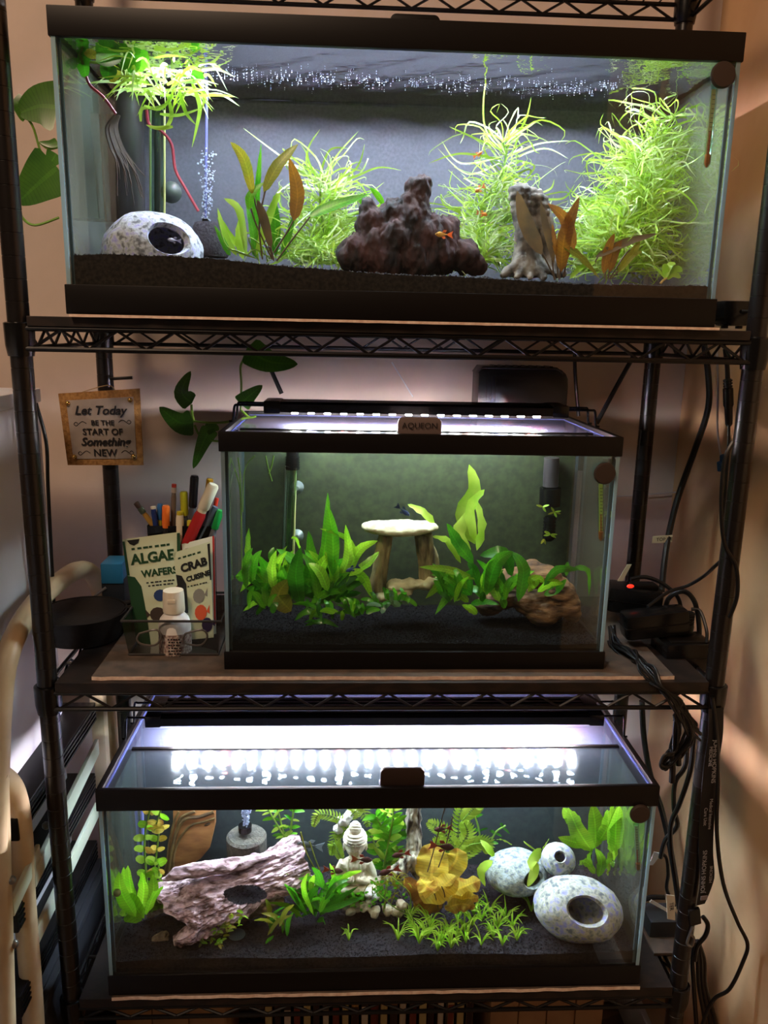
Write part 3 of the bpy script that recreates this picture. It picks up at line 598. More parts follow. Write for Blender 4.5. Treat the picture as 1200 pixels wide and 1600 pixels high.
for q, w_ in (([(105, 85), (120, 82), (142, 98)], .85), ([(128, 95), (132, 105), (134, 122)], .7), ([(108, 92), (112, 100), (116, 108)], .55), ([(160, 75), (175, 72), (200, 78)], .95), ([(150, 85), (170, 92), (190, 88)], .8), ([(205, 70), (215, 90), (222, 112)], 1.3), ([(195, 85), (205, 95), (215, 112)], 1.1), ([(175, 100), (170, 110), (168, 125)], .8), ([(185, 105), (178, 115), (172, 128)], .6), ([(215, 62), (225, 72), (235, 82)], 1.0), ([(190, 62), (180, 66), (160, 68)], .8), ([(118, 66), (128, 70), (140, 76)], .7), ([(305, 78), (312, 82), (322, 88)], .5), ([(300, 112), (308, 118), (318, 126)], .55), ([(150, 70), (140, 80), (150, 92)], .7)):
    mk('leaf', leaf(G(), PP(q, random.uniform(2.2, 3.4)), w_, 'round', random.uniform(-.5, .5), n=8), random.choice((OLIVE, DGRN, GRN)), t)  # dark greens picked to put the shadow on these leaves into their colour
for q in ([(165, 80), (180, 95), (195, 115), (200, 130)], [(105, 60), (118, 72), (130, 100)], [(140, 97), (165, 100), (190, 110)]): mk('stem', G().tube(PP(q, 2.8), .06, 6, smooth=4), STEMG, t)
mk('root', G().tube(PP([(135, 120), (142, 135), (160, 150), (172, 165), (181, 178)], 2.8), .07, 6, smooth=4), REDS, t, label='dark red root')
mk('root', G().tube(PP([(229, 172), (233, 195), (250, 203), (268, 225), (274, 265), (290, 295), (310, 330)], 3.4), .075, 6, smooth=4), REDS, t, label='long magenta root')
g = G()
for i in range(16):
    x = random.uniform(-9, 9); g.tube(PP([(183+x*.4, 180), (174+x, 200), (182+x*1.2, 230), (195+x*1.6, 255), (205+x*2.6, random.uniform(270, 330))], 4.2+x*.08), [.07, .06, .05, .04, .02], 5, smooth=4)
mk('roots', g, mat('brown_roots', (84, 66, 54), (50, 38, 32), rough=.8, scale=12), t, kind='stuff')
# amber-leaved crypts
t = thing('crypt_plant', 'tall olive and amber leaved plant left of the driftwood peak', 'plant', P(425, 408, 3))
for st, bl, w_, m in (([(428, 408), (405, 340), (395, 300)], [(395, 305), (382, 250), (360, 222)], .52, OLIVE), ([(410, 405), (405, 350), (415, 295)], [(412, 300), (435, 258), (466, 225)], .62, OLIVE), ([(428, 395), (450, 360), (458, 345)], [(459, 345), (465, 300), (452, 247)], .72, BRNL), ([(432, 408), (460, 370), (485, 338)], [(483, 338), (520, 322), (578, 303)], .55, GRN), ([(425, 405), (400, 350), (392, 325)], [(390, 328), (392, 305), (412, 285)], .45, GRN), ([(428, 405), (425, 395), (423, 385)], [(424, 388), (412, 340), (402, 312)], .45, DULL)):
    l = mk('leaf', leaf(G(), PP(bl, 2.7), w_, 'lance', .2, wav=.04), m, t); mk('stalk', G().tube(PP(st, 2.8), .04, 6, smooth=4), STEMB, l)
t = thing('java_fern', 'green narrow leaved clump behind the olive leaved plant', 'plant', P(405, 405, 4.5))
for q, w_ in (([(395, 400), (400, 330), (408, 225)], .4), ([(385, 400), (375, 330), (350, 310)], .4), ([(380, 405), (375, 370), (378, 330)], .5), ([(430, 400), (430, 350), (428, 305)], .5), ([(400, 400), (420, 340), (440, 290)], .4), ([(370, 400), (352, 370), (340, 325)], .35), ([(360, 400), (350, 380), (335, 352)], .3), ([(440, 405), (450, 370), (462, 330)], .35), ([(390, 400), (360, 370), (345, 340)], .3), ([(400, 405), (395, 360), (385, 320)], .4), ([(545, 400), (570, 350), (560, 300)], .35), ([(600, 320), (590, 305), (578, 293)], .3), ([(410, 405), (405, 370), (398, 345)], .3)):
    addleaf(t, PP(q, random.uniform(4, 5)), w_*1.1, random.choice((GRN, GRN, LIME)), wav=.03)
for q in ([(425, 405), (400, 390), (385, 400)], [(355, 390), (370, 392), (400, 404)], [(340, 340), (355, 385), (395, 402)], [(405, 408), (388, 372), (410, 385), (418, 408)]): mk('root', G().tube(PP(q, 3.6), .035, 5, smooth=5), STEMG, t)
t = thing('crypt_plant', 'amber and dull brown leaved plant right of the stump ornament', 'plant', P(875, 432, 2.2))
for st, bl, w_, m in (([(868, 437), (855, 410), (846, 392)], [(847, 398), (822, 350), (808, 298)], .75, DULL), ([(866, 437), (862, 400), (858, 370)], [(866, 412), (852, 350), (845, 315)], .35, DULL), ([(874, 437), (876, 415), (878, 405)], [(877, 425), (882, 370), (905, 308)], .72, BRNL), ([(880, 432), (888, 400), (896, 380)], [(897, 390), (884, 345), (856, 318)], .6, BRNL), ([(872, 435), (870, 400), (868, 380)], [(869, 400), (866, 375), (863, 350)], .25, BRNL), ([(882, 432), (885, 400), (884, 385)], [(880, 385), (905, 400), (936, 434)], .4, OLIVE)):
    l = mk('leaf', leaf(G(), PP(bl, 1.9), w_, 'lance', .15, wav=.05), m, t); mk('stalk', G().tube(PP(st, 2.0), .04, 6, smooth=4), STEMB, l)
t = thing('crypt_plant', 'low amber and olive leaved plant at the foot of the right tangle', 'plant', P(950, 436, 2.4))
for st, bl, w_, m in (([(945, 436), (946, 420), (944, 410)], [(943, 428), (950, 390), (960, 365)], .45, BRNL), ([(950, 436), (953, 415), (956, 400)], [(953, 425), (960, 395), (972, 375)], .45, BRNL), ([(955, 436), (965, 425), (972, 415)], [(966, 426), (985, 400), (1003, 393)], .4, OLIVE), ([(930, 410), (932, 405), (935, 400)], [(930, 402), (975, 380), (1028, 365)], .42, DULL), ([(952, 436), (975, 400), (985, 390)], [(985, 405), (992, 390), (1000, 378)], .35, OLIVE), ([(890, 435), (905, 422), (915, 412)], [(890, 436), (908, 418), (930, 408)], .25, LIME)):
    l = mk('leaf', leaf(G(), PP(bl, 2.2), w_, 'lance', .15, wav=.04), m, t); mk('stalk', G().tube(PP(st, 2.3), .035, 6, smooth=4), STEMB, l)
t = thing('seedling', 'tiny round leaved plantlet on gravel near the right end', 'plant', P(1040, 438, 2.2))
for q in ([(1040, 436), (1030, 425), (1020, 415)], [(1042, 436), (1040, 420), (1038, 412)], [(1044, 436), (1055, 420), (1066, 424)], [(1040, 436), (1050, 428), (1064, 434)], [(1038, 436), (1046, 415), (1056, 412)]): addleaf(t, PP(q, 2.0), .35, LIME, 'round')
mk('root', G().tube(PP([(1042, 434), (1036, 438), (1032, 443)], 2.0), .06, 5), mat('tan_root', (200, 160, 90), rough=.7), t)
# equipment in the top tank
t = thing('glass_heater', 'clear glass heater tube behind the pale lilac pebble cave', 'heater', P(246, 340, 6))
mk('glass_tube', G().tube(PP([(246, 170), (246, 340)], 6), .42, 16), TUBEG, t); mk('heating_core', G().tube(PP([(246, 200), (246, 330)], 6), .16, 10), mat('heater_core', (60, 58, 58), rough=.5), t)
mk('rod', G().tube(PP([(235, 172), (235, 338)], 5.8), .06, 6), mat('yellow_rod', (175, 175, 110), rough=.3), t); mk('rod', G().tube(PP([(257, 172), (257, 338)], 5.8), .06, 6), MATS['yellow_rod'], t)
mk('suction_cup', G().lathe(P(267, 300, 6.4), [(.1, -.3), (.3, -.2), (.55, .1)], 16, (0, 1, 0)), SUC, t)
t = thing('filter_intake', 'dark filter intake column at left end of the top shelf tank', 'filter', P(212, 345, 7.5))
mk('pipe', G().tube(PP([(200, 60), (205, 345)], 7.5), .75, 14), mat('smoke_pipe', (60, 54, 54), rough=.3), t); mk('bracket', G().box(P(182, 300, 7.4)-Vector((.3, .2, 1.5)), P(190, 180, 7.4)+Vector((.2, .3, 0))), mat('tan_bracket', (120, 95, 80), rough=.6), t, bev=.05)
mk('air_tube', G().tube(PP([(322, 62), (323, 150), (322, 260), (321, 345)], 6.2), .07, 8, smooth=3), mat('lilac_air_tube', (150, 150, 215), rough=.2, leaf=.5), label='clear lilac air tube running down to the sponge filter', cat='air tube')
t = thing('sponge_filter', 'dark round sponge filter under the left bubble column', 'filter', P(328, 400, 6))
mk('sponge', G().lathe(P(330, 402, 6.0), [(.85, 0), (.9, .2), (.9, 1.5), (.8, 1.7), (.3, 1.75)], 20), mat('grey_sponge', (70, 64, 72), (50, 46, 52), rough=.95, scale=60, bump=.8, bscale=90), t); mk('nozzle', G().lathe(P(322, 352, 6.0), [(.2, -.3), (.2, .3)], 12), BLK2, t)
bubbles('column of rising air bubbles over the left sponge filter', P(322, 345, 6), P(325, 235, 6), .55, 170, .025, .06)
g = G()
for i in range(550):
    yy = random.gauss(5.2, .75)+.25*math.sin(i); p = Vector((random.uniform(-11, 11), max(2.5, min(8.8, yy)), 11.57)); g.ball(p, random.uniform(.008, .03), 5, 3)
mk('surface_bubbles', g, MATS['air_bubble'], label='band of tiny bubbles floating on the upper tank water', cat='bubbles', kind='stuff')
OR = mat('orange_fish', (235, 130, 50), (250, 170, 90), rough=.35, scale=30, leaf=.3); ORF = mat('orange_fin', (240, 150, 90), leaf=.6)
for lb, a, b in (('orange fish hovering highest among the pale strands', (754, 237, 4), (739, 246, 4.2)), ('orange fish between two strands over the driftwood slope', (742, 300, 4), (758, 290, 4.3)), ('faint orange fish deep among lower strands', (762, 336, 4.6), (744, 332, 4.4))): fish(lb, P(*a), P(*b), 4, OR, ORF, None)
fish('yellow fish gliding past the driftwood peak', P(680, 366, 1.6), P(708, 367, 1.7), 1.6, mat('yellow_fish', (220, 160, 50), (240, 190, 100), rough=.35, scale=30, leaf=.2), ORF, None)
fish('violet blue fish low behind the amber leaves', P(975, 425, 5), P(1005, 415, 5.2), 5, mat('violet_fish', (95, 90, 215), rough=.3, leaf=.2), mat('violet_fin', (120, 110, 230), leaf=.6), None)
thermometer('thermometer with dark disc in the top shelf tank', (1130, 117), (1117, 132), (1104, 262), .55, mat('amber_scale', (215, 180, 120), rough=.5), RED)

# ================================================================ MIDDLE TANK
ROCKW = mat('pale_arch_stone', (225, 220, 175), (120, 110, 80), rough=.85, scale=10, bump=.6, bscale=40, p=(.3, .75)); BARK = mat('arch_pillar_stone', (70, 58, 42), (170, 155, 110), rough=.85, scale=14, bump=.7, bscale=40, stretch=(1.4, 1.4, .35))
t = thing('stone_arch', 'pale flat topped stone arch on two bark-like pillars', 'ornament', P(622, 935, 4.5))
g = G(); y = 4.6
for px, r in ((590, .55), (612, .75), (635, .75), (660, .6)): g.ball(P(px, 823, y), (.95, 1.05, r*.42), 14, 8)
g.ball(P(622, 826, y), (2.0, 1.2, .34), 24, 8)
mk('cap_stone', remesh(g, .09, 3, lambda p, n: n*.07*fb(p, 1.6, 4)), ROCKW, t)
def pil(p, n): return n*(.08*fb((p.x*3, p.y*3, p.z*.8), 1., 4)+.06*math.sin(p.x*11+p.y*7))
mk('pillar', remesh(G().tube([P(588, 925, 4.5), P(594, 880, 4.6), P(603, 835, 4.6)], [.5, .42, .38], 12, smooth=4), .08, 1, pil), BARK, t)
mk('pillar', remesh(G().tube([P(672, 905, 4.7), P(668, 870, 4.7), P(661, 835, 4.6)], [.62, .55, .48], 12, smooth=4), .08, 1, pil), BARK, t)
g = G()
for px, py, r in ((600, 930, .5), (622, 915, .55), (645, 912, .5), (630, 925, .5), (665, 912, .5), (680, 905, .45), (690, 915, .4)): g.ball(P(px, py, 4.4), (r*1.3, r*1.2, r*.6), 10, 6)
mk('foot_stone', remesh(g, .09, 2, lambda p, n: n*.12*fb(p, 2., 4)), ROCKW, t)
DRB = mat('brown_driftwood', (140, 104, 66), (52, 36, 24), rough=.8, scale=14, bump=1., bscale=30, stretch=(.5, .8, 2.2))
g = G()
for px, py, r, yy in ((800, 905, .8, 5.2), (830, 895, .85, 5.2), (850, 905, 1.0, 4.8), (870, 925, 1.0, 4.4), (885, 945, .8, 4.2), (830, 935, 1.1, 4.6), (790, 930, .9, 5), (765, 945, .8, 5), (895, 960, .5, 4.2), (850, 955, 1.0, 4.2), (775, 910, .5, 5.2)): g.ball(P(px, py, yy), (r*1.05, r, r*.85), 12, 8)
mk('driftwood', remesh(g, .1, 4, lambda p, n: n*(.12*fb((p.x, p.y, p.z*1.6), 1., 4)+.1*abs(nz((p.x*.7, p.y*.7, p.z*3.5), 1.2)))), DRB, label='brown grained driftwood mound at the right end of the small tank', cat='driftwood')
# java ferns and swords: individual leaves, seen one by one
def clump(name, label, base, spec, mats, y, w=(.5, .9), kind='lance', wav=.05, group=None, sag=.0):
    t = thing(name, label, 'plant', P(base[0], base[1], y))
    for s in spec:
        q, wd = s[0], s[1] if len(s) > 1 else random.uniform(*w); yy = y+random.uniform(-.6, .6)
        n = len(q); pts = [P(a[0], a[1], yy+(a[2] if len(a) > 2 else random.uniform(-.25, .25)*i)) for i, a in enumerate(q)]
        bx = MB_ if -18 < pts[0].z < -5 else BB_
        for p in pts: p.x = min(max(p.x, bx[0]+.5), bx[1]-.5); p.y = max(p.y, bx[2]+.45)
        addleaf(t, pts, wd, s[2] if len(s) > 2 else random.choice(mats), s[3] if len(s) > 3 else kind, wav=wav)
    return t
def fan(cx, cy, n, a0, a1, l0, l1, w0=.3, w1=.6, bow=.25):
    o = []
    for i in range(n):
        a = math.radians(random.uniform(a0, a1)); L = random.uniform(l0, l1); x, y = cx+random.uniform(-22, 22), cy+random.uniform(-14, 10); s = 1 if math.cos(a) > 0 else -1
        ex, ey = x+L*math.cos(a), y-L*math.sin(a)
        o.append(([(x, y), ((x+ex)/2-s*bow*L*.3*abs(math.sin(a)), (y+ey)/2-bow*L*.4), (ex, ey+bow*L*.25)], random.uniform(w0, w1)))
    return o
GS = (GRN, GRN, DGRN, GRN, VEIN)
clump('java_fern', 'big bushy green fern clump filling the left of the small tank', (460, 960), [([(395, 905), (388, 860), (389, 825)], .42, VEIN), ([(495, 920), (508, 850), (512, 770)], .75), ([(520, 900), (520, 840), (512, 790)], .7), ([(478, 930), (485, 880), (482, 830)], .85), ([(470, 945), (462, 900), (470, 855)], .9, DGRN), ([(530, 905), (545, 870), (540, 820)], .6), ([(540, 905), (560, 860), (590, 845)], .55, VEIN), ([(545, 900), (575, 880), (592, 862)], .5, VEIN), ([(500, 930), (520, 890), (545, 870)], .8, DGRN), ([(430, 925), (425, 890), (432, 860)], .6, VEIN), ([(420, 920), (395, 890), (365, 900)], .55), ([(425, 930), (395, 905), (362, 925)], .5), ([(440, 900), (425, 870), (428, 855)], .45), ([(455, 955), (435, 930), (452, 905)], 1.1, OLIVE), ([(540, 915), (565, 900), (582, 935)], .6, VEIN), ([(560, 870), (540, 840), (500, 826)], .3, VEIN), ([(470, 860), (462, 840), (455, 842)], .2, VEIN), ([(440, 940), (410, 935), (380, 955)], .5), ([(500, 965), (480, 955), (460, 970)], .4)]
      + fan(440, 930, 30, 20, 175, 35, 80) + fan(505, 935, 30, 10, 170, 40, 95, .35, .7) + fan(400, 920, 14, 30, 170, 30, 60, .35, .6), GS, 3.4, wav=.06)
clump('java_fern', 'low dark tufts at the foot of the bushy fern clump', (510, 975), fan(500, 965, 14, -20, 200, 18, 45, .2, .35)+fan(545, 960, 12, 0, 180, 18, 40, .2, .35)+fan(410, 955, 8, 20, 170, 20, 45, .25, .4), GS, 2.5, wav=.03)
clump('anubias', 'small round leaved sprigs in front of the stone arch', (600, 955), fan(575, 955, 10, 0, 180, 12, 26, .2, .32)+fan(612, 950, 10, 0, 180, 10, 24, .16, .3)+fan(640, 945, 8, 20, 160, 14, 30, .16, .25), (GRN, DGRN, mat('grey_green_leaf', (120, 150, 110), (90, 130, 80), leaf=.4)), 2.6, kind='round', wav=0)
clump('sword_plant', 'tall wavy bright leaf pair rising right of the arch', (745, 900), [([(742, 850), (722, 805), (742, 765), (733, 726)], .85, LIME, 'round'), ([(742, 845), (735, 795), (757, 765)], .6, LIME, 'round'), ([(735, 870), (715, 835), (735, 798)], .85, LIME, 'round'), ([(745, 860), (752, 820), (742, 780)], .6, LIME, 'round'), ([(680, 820), (660, 800), (637, 788)], .5, LIME), ([(720, 880), (700, 845), (675, 838)], .45, LIME)], (LIME,), 5.2, wav=.09)
clump('java_fern', 'green fern clump between the arch and the driftwood mound', (740, 940), [([(740, 880), (715, 850), (698, 818)], .95, DGRN), ([(742, 905), (700, 890), (655, 886)], .42), ([(735, 920), (705, 900), (665, 935)], .75), ([(735, 930), (712, 920), (680, 960)], .65), ([(750, 920), (740, 890), (730, 880)], .6), ([(760, 930), (775, 880), (802, 862)], .8, DGRN), ([(800, 900), (785, 865), (750, 868)], .85, DGRN), ([(810, 940), (818, 890), (800, 862)], .75, DGRN), ([(780, 940), (770, 905), (785, 885)], .7), ([(755, 940), (750, 925), (730, 918)], .6), ([(745, 960), (735, 950), (722, 945)], .45), ([(735, 945), (755, 940), (780, 945)], .4), ([(790, 950), (785, 938), (783, 930)], .5)]
      + fan(715, 935, 18, 10, 180, 25, 65, .25, .5) + fan(770, 930, 16, 20, 160, 25, 60, .3, .5), GS, 3.4, wav=.05)
clump('java_fern', 'fern leaves on the driftwood mound arching to the right glass', (850, 925), [([(850, 915), (870, 890), (905, 890)], .55, DGRN), ([(895, 888), (918, 892), (940, 932)], .4), ([(825, 925), (840, 905), (850, 910)], .5, VEIN), ([(840, 925), (860, 910), (880, 912)], .55, VEIN), ([(850, 930), (870, 920), (885, 905)], .5), ([(835, 920), (830, 905), (845, 900)], .4, VEIN), ([(885, 900), (886, 885), (888, 878)], .3, DGRN)], GS, 3.2, wav=.03)
NAVY = mat('navy_fish', (28, 36, 62), (70, 90, 140), rough=.3, scale=30); NAVF = mat('navy_fin', (60, 75, 110), leaf=.5)
fish('dark blue fish diving onto the pale arch top', P(640, 806, 3.6), P(618, 789, 3.6), 3.6, NAVY, NAVF, None, hi=.26)
fish('dark blue fish among the fern leaves left of the arch', P(540, 893, 2.2), P(562, 884, 2.2), 2.2, NAVY, NAVF, None, hi=.26)
t = thing('glass_heater', 'glass heater with ribbed black cap behind the bushy fern clump', 'heater', P(452, 885, 7))
mk('glass_tube', G().tube(PP([(456, 728), (448, 880)], 7.2), .36, 16), TUBEG, t); mk('rod', G().tube(PP([(462, 728), (458, 880)], 7.1), .08, 8), MATS['yellow_rod'], t); mk('rod', G().tube(PP([(447, 728), (442, 880)], 7.1), .06, 8), mat('grey_rod', (120, 120, 110), rough=.3), t)
c = P(457, 728, 7.2); mk('cap', G().lathe(c, [(.4, -.2)]+[(r, -.1+.14*i+d) for i in range(5) for r, d in ((.42, 0), (.42, .07), (.37, .08), (.37, .13))]+[(.36, .9)], 16), BLK2, t)
for py in (762, 838): mk('suction_cup', G().lathe(P(464, py, 7.3), [(.12, -.2), (.2, -.1), (.4, .15)], 14, (0, 1, 0)), SUC, t)
t = thing('filter_intake', 'dark filter intake with strainer at the back right of the small tank', 'filter', P(858, 850, 7.3))
mk('pipe', G().tube(PP([(862, 715), (860, 760)], 7.3), .45, 14), MATS['smoke_pipe'], t); mk('coupler', G().tube(PP([(860, 762), (859, 790)], 7.3), .62, 14), BLK2, t)
mk('strainer', G().lathe(P(857, 845, 7.3), [(.2, 0), (.36, .15)]+[(r, .3+.2*i+d) for i in range(6) for r, d in ((.38, 0), (.38, .1), (.3, .11), (.3, .19))], 14), BLK2, t)
t = thing('moss_sprig', 'yellowish sprigs caught on the dark filter intake', 'plant', P(855, 800, 6.6)); 
for i in range(16): x, y = random.choice(((848, 792), (866, 800), (860, 835), (850, 842))); a = random.uniform(0, 6.28); addleaf(t, PP([(x, y), (x+6*math.cos(a), y+5*math.sin(a)), (x+11*math.cos(a), y+9*math.sin(a))], 6.6), .14, random.choice((OLIVE, LIME)), n=6)
thermometer('thermometer with dark disc in the small middle tank', (945, 740), (939, 752), (939, 845), 1.75, mat('yellow_scale', (225, 220, 110), rough=.5), RED)
t = thing('hanging_root', 'thin clear roots hanging at the left end of the small tank', 'plant', P(370, 720, 5))
for q in ([(360, 715), (374, 760), (377, 830), (378, 900)], [(372, 715), (376, 760), (378, 900)], [(398, 712), (382, 735), (379, 800)], [(415, 712), (420, 735), (425, 752)], [(428, 712), (424, 730), (420, 740)]): mk('root', G().tube(PP(q, 4.8), .035, 5, smooth=5), STEMG, t)

# ================================================================ LOWEST TANK
# bark log tunnel
LOGM = mat('mauve_bark', (84, 62, 58), (214, 182, 184), rough=.9, scale=24, bump=1., bscale=40, stretch=(.5, 1.2, 1.4), c3=(160, 130, 130), p=(.36, .62)); LOGD = mat('log_underside', (150, 128, 96), (70, 56, 40), rough=.9, scale=12, bump=.8, bscale=30)
A, B = P(236, 1444, 1.9), P(478, 1345, 4.4); ax = (B-A).normalized(); up = (Vector((0, 0, 1))-ax*ax.z).normalized(); sd = ax.cross(up)
L = (B-A).length
def logp(u, a, r):
    rr = r*(1.06-.12*u+.1*math.sin(u*7)+.06*math.sin(u*17+a*2)); k = fb((u*L*.55, math.cos(a)*2.4+3, math.sin(a)*2.4), 1.6, 5)+.8*abs(nz((u*L*.35, a*3.2, 7), 1.3))+.75*abs(nz((u*L*.9, a*7.5, 3), 1.4))+.35*nz((u*L*2.2, a*12, 5), 1.5)
    return A+ax*(u*L+(1.7*max(0, math.cos(a-.3))+.3*math.sin(a*5))*(1-u)**3+.25*nz((a*3, 0, u*2), 1.))+(up*math.sin(a)*1.02+sd*math.cos(a)*1.18)*rr*(1+.13*k)
t = thing('log_ornament', 'mauve bark log tunnel leaning across the left gravel', 'ornament', (A+B)/2-Vector((0, 0, 1.6)))
a0, a1 = -.75, math.pi+.5
g = G(); g.grid(lambda u, v: logp(u, a0+v*(a1-a0), 1.36), 190, 130); g.grid(lambda u, v: logp(u, a1-v*(a1-a0), 1.12), 60, 40)
for u in (0, 1): g.grid(lambda s, v: logp(u, a0+v*(a1-a0), 1.12+.24*s), 1, 60)
for a in (a0, a1): g.grid(lambda u, s: logp(u, a, 1.12+.24*s), 90, 1)
def inhole(f):
    c = sum((g.v[i] for i in f), Vector())/len(f)
    if (c-A-ax*(c-A).dot(ax)).dot(sd) < .1: return False
    q = Q2(c); return any(((q[0]-a)/ra)**2+((q[1]-b)/rb)**2 < 1+.25*nz(c, 1.5) for a, b, ra, rb in ((240, 1447, 24, 25), (384, 1398, 34, 16)))
g.f = [f for f in g.f if not inhole(f)]; g.m = [0]*len(g.f)
g.open = True; bk = mk('bark_shell', g, LOGM, t)
g = G()
g.tube([P(252, 1375, 2.1), P(275, 1366, 2.1), P(320, 1357, 2.4), P(370, 1350, 3.0), P(430, 1334, 3.8)], [.12, .5, .62, .55, .3], 14, smooth=5, flat=.62)
mk('broken_branch', remesh(g, .1, 1, lambda p, n: n*(.13*fb((p.x*.7, p.y*1.5, p.z*3.2), 1.3, 5))), LOGM, t)
g = G()
for q, r in (([(215, 1482), (235, 1474), (262, 1462)], [.18, .28, .3]), ([(248, 1485), (275, 1478), (320, 1458), (360, 1440)], [.3, .5, .5, .4]), ([(380, 1432), (410, 1420), (440, 1400)], [.25, .4, .35])):
    g.tube(PP(q, 2.0 if q[0][0] < 370 else 3.0), r, 12, smooth=4)
mk('root_foot', remesh(g, .09, 2, lambda p, n: n*(.11*fb((p.x, p.y*2, p.z*3), 1.5, 4))), LOGD, t)
# orange wood slab
SLAB = mat('orange_wood', (176, 118, 68), (120, 72, 38), rough=.6, kind='noise', scale=9, stretch=(.5, .5, 1.4), bump=.2, bscale=40); RINGS = mat('dark_wood_grain', (70, 50, 28), (120, 92, 52), rough=.6, scale=14)
t = thing('wood_slab', 'orange wood slab with a dark wavy grain standing behind the log', 'driftwood', P(300, 1385, 7.4))
o = [P(a, b, 7.3) for a, b in ((270, 1245), (336, 1245), (336, 1290), (328, 1325), (314, 1342), (298, 1352), (280, 1380), (258, 1400), (252, 1385), (262, 1330), (270, 1290))]
mk('plank', G().prism([(p.x, p.z) for p in o], 7.3, 7.8), SLAB, t, bev=.08)
for q, r in (([(262, 1395), (266, 1345), (274, 1305), (288, 1280), (312, 1276), (334, 1268)], .13), ([(270, 1372), (272, 1335), (281, 1310), (298, 1290), (318, 1284), (336, 1278)], .09), ([(277, 1300), (281, 1280), (292, 1272), (305, 1268)], .1), ([(256, 1390), (264, 1320), (272, 1285), (280, 1268)], .08)):
    mk('grain_band', G().tube(PP(q, 7.31), r, 8, smooth=5, flat=1), RINGS, t)
mk('knot', G().ball(P(324, 1288, 7.31), (.24, .06, .1), 10, 6, rot=Matrix.Rotation(-.5, 3, 'Y')), mat('knot', (70, 48, 30), rough=.7), t)
# sponge filter with bubbles
t = thing('sponge_filter', 'grey drum sponge filter with a bubble jet behind the log', 'filter', P(386, 1340, 6.5))
c = P(386, 1345, 6.5); mk('sponge', G().lathe(c, [(1.2, 0), (1.25, .1), (1.25, 1.75), (1.1, 1.9), (.3, 1.95)], 28), mat('grey_brown_sponge', (92, 86, 74), (70, 66, 58), rough=.95, scale=40, bump=.8, bscale=80), t)
mk('nozzle', G().lathe(P(383, 1296, 6.3), [(.42, -.1), (.42, .3), (.3, .32)], 18), BLK2, t)
bubbles('burst of white bubbles over the grey drum sponge', P(384, 1290, 6.2), P(386, 1250, 6.2), .42, 220, .03, .075)
mk('air_tube', G().tube(PP([(222, 1258), (223, 1300), (224, 1345)], 7.6), .09, 8), MATS['lilac_air_tube'], label='pale blue air tube at the left end of the lowest tank', cat='air tube')
# stone caves
CB = mat('blue_grey_stone', (142, 146, 204), (106, 116, 118), rough=.85, scale=26, bump=.5, bscale=60, c3=(184, 184, 160))
CB2 = mat('speckled_grey_stone', (168, 178, 178), (104, 116, 126), rough=.9, scale=40, bump=.6, bscale=90, c3=(150, 156, 140))
g0 = P(905, 1425, 2.0); cave('stone_cave', 'large blue grey pebble cave with round hole, nearest the glass', (g0.x, 2.2, g0.z+.08), (2.72, 1.9, 1.78), (-.08, -1, .72), .47, CB, 5, flat=-.9, rot=.2)
g0 = P(808, 1366, 4.6); cave('stone_cave', 'speckled grey pebble cave behind the large one', (g0.x, 4.8, g0.z), (1.95, 1.6, 1.3), (.55, -1, .38), .42, CB2, 8, flat=-.8)
g0 = P(873, 1344, 4.4); cave('stone_cave', 'smallest egg-shaped pebble cave with oval hole on top', (g0.x, 4.5, g0.z), (1.05, .95, 1.0), (-.55, -1, .75), .36, CB, 11, flat=-.95, rot=.5)
# seated statue
STA = mat('cream_statue', (222, 208, 176), (176, 164, 136), rough=.8, scale=9, bump=.3, bscale=50)
y = 4.0; u = P(556, 1390, y)-P(555, 1390, y); k = abs(u.x)              # inches per pixel there
def bp(px, py, d=0): return P(px, py, y+d)
t = thing('statue', 'small cream statue of a seated meditating figure with topknot', 'statue', bp(555, 1400))
g = G()
g.ball(bp(555, 1315), (17*k, 17*k, 21*k), 16, 12); g.ball(bp(554, 1323, -.1), (14*k, 16*k, 14*k)); g.ball(bp(555, 1294), (10*k, 10*k, 11*k))
g.tube([bp(555, 1330), bp(555, 1345)], [9*k, 11*k], 12)
g.ball(bp(555, 1350), (22*k, 15*k, 12*k)); g.ball(bp(556, 1366), (21*k, 16*k, 18*k)); g.ball(bp(556, 1380), (24*k, 18*k, 10*k))
for s in (-1, 1):
    g.tube([bp(555+s*18, 1346), bp(555+s*25, 1362, -.05), bp(555+s*26, 1374, -.15), bp(555+s*14, 1376, -.65), bp(555+s*3, 1374, -.75)], [7.5*k, 8*k, 7.5*k, 5.5*k, 4.5*k], 12, smooth=4)
    g.tube([bp(555+s*12, 1386, 0), bp(555+s*34, 1388, -.25), bp(555+s*22, 1391, -.7), bp(555-s*6, 1390, -.8)], [10*k, 8.5*k, 7*k, 5*k], 12, smooth=4)
    g.ball(bp(555+s*17, 1322, .05), (2.6*k, 3*k, 9*k), 8, 8)
    g.ball(bp(555+s*6, 1318, -.58), (4.5*k, 2*k, 1.2*k), 8, 6)
g.ball(bp(555, 1322, -.66), (1.9*k, 3*k, 4.5*k), 8, 8); g.ball(bp(555, 1330, -.57), (4*k, 2*k, 1.3*k), 8, 6)
def st(p, n):
    q = Q2(p)
    if q[1] < 1312: return n*(.018*math.sin(q[1]*1.5))
    if 1345 < q[1] < 1372 and 536 < q[0] < 575: return n*.02*math.sin((q[0]-555)*1.0)
    return Vector()
body = mk('figure', remesh(g, .055, 2, st), STA, t)
g = G()
for i in range(5): r = 18*k*math.sqrt(1-(i*4/19)**2); g.lathe(bp(555, 1311-3.7*i, 0), [(r*.92, -.06), (r*1.05, 0), (r*.92, .06)], 20)
mk('hair_cap', g, STA, t)
DK = mat('statue_crease', (120, 106, 80), rough=.9)
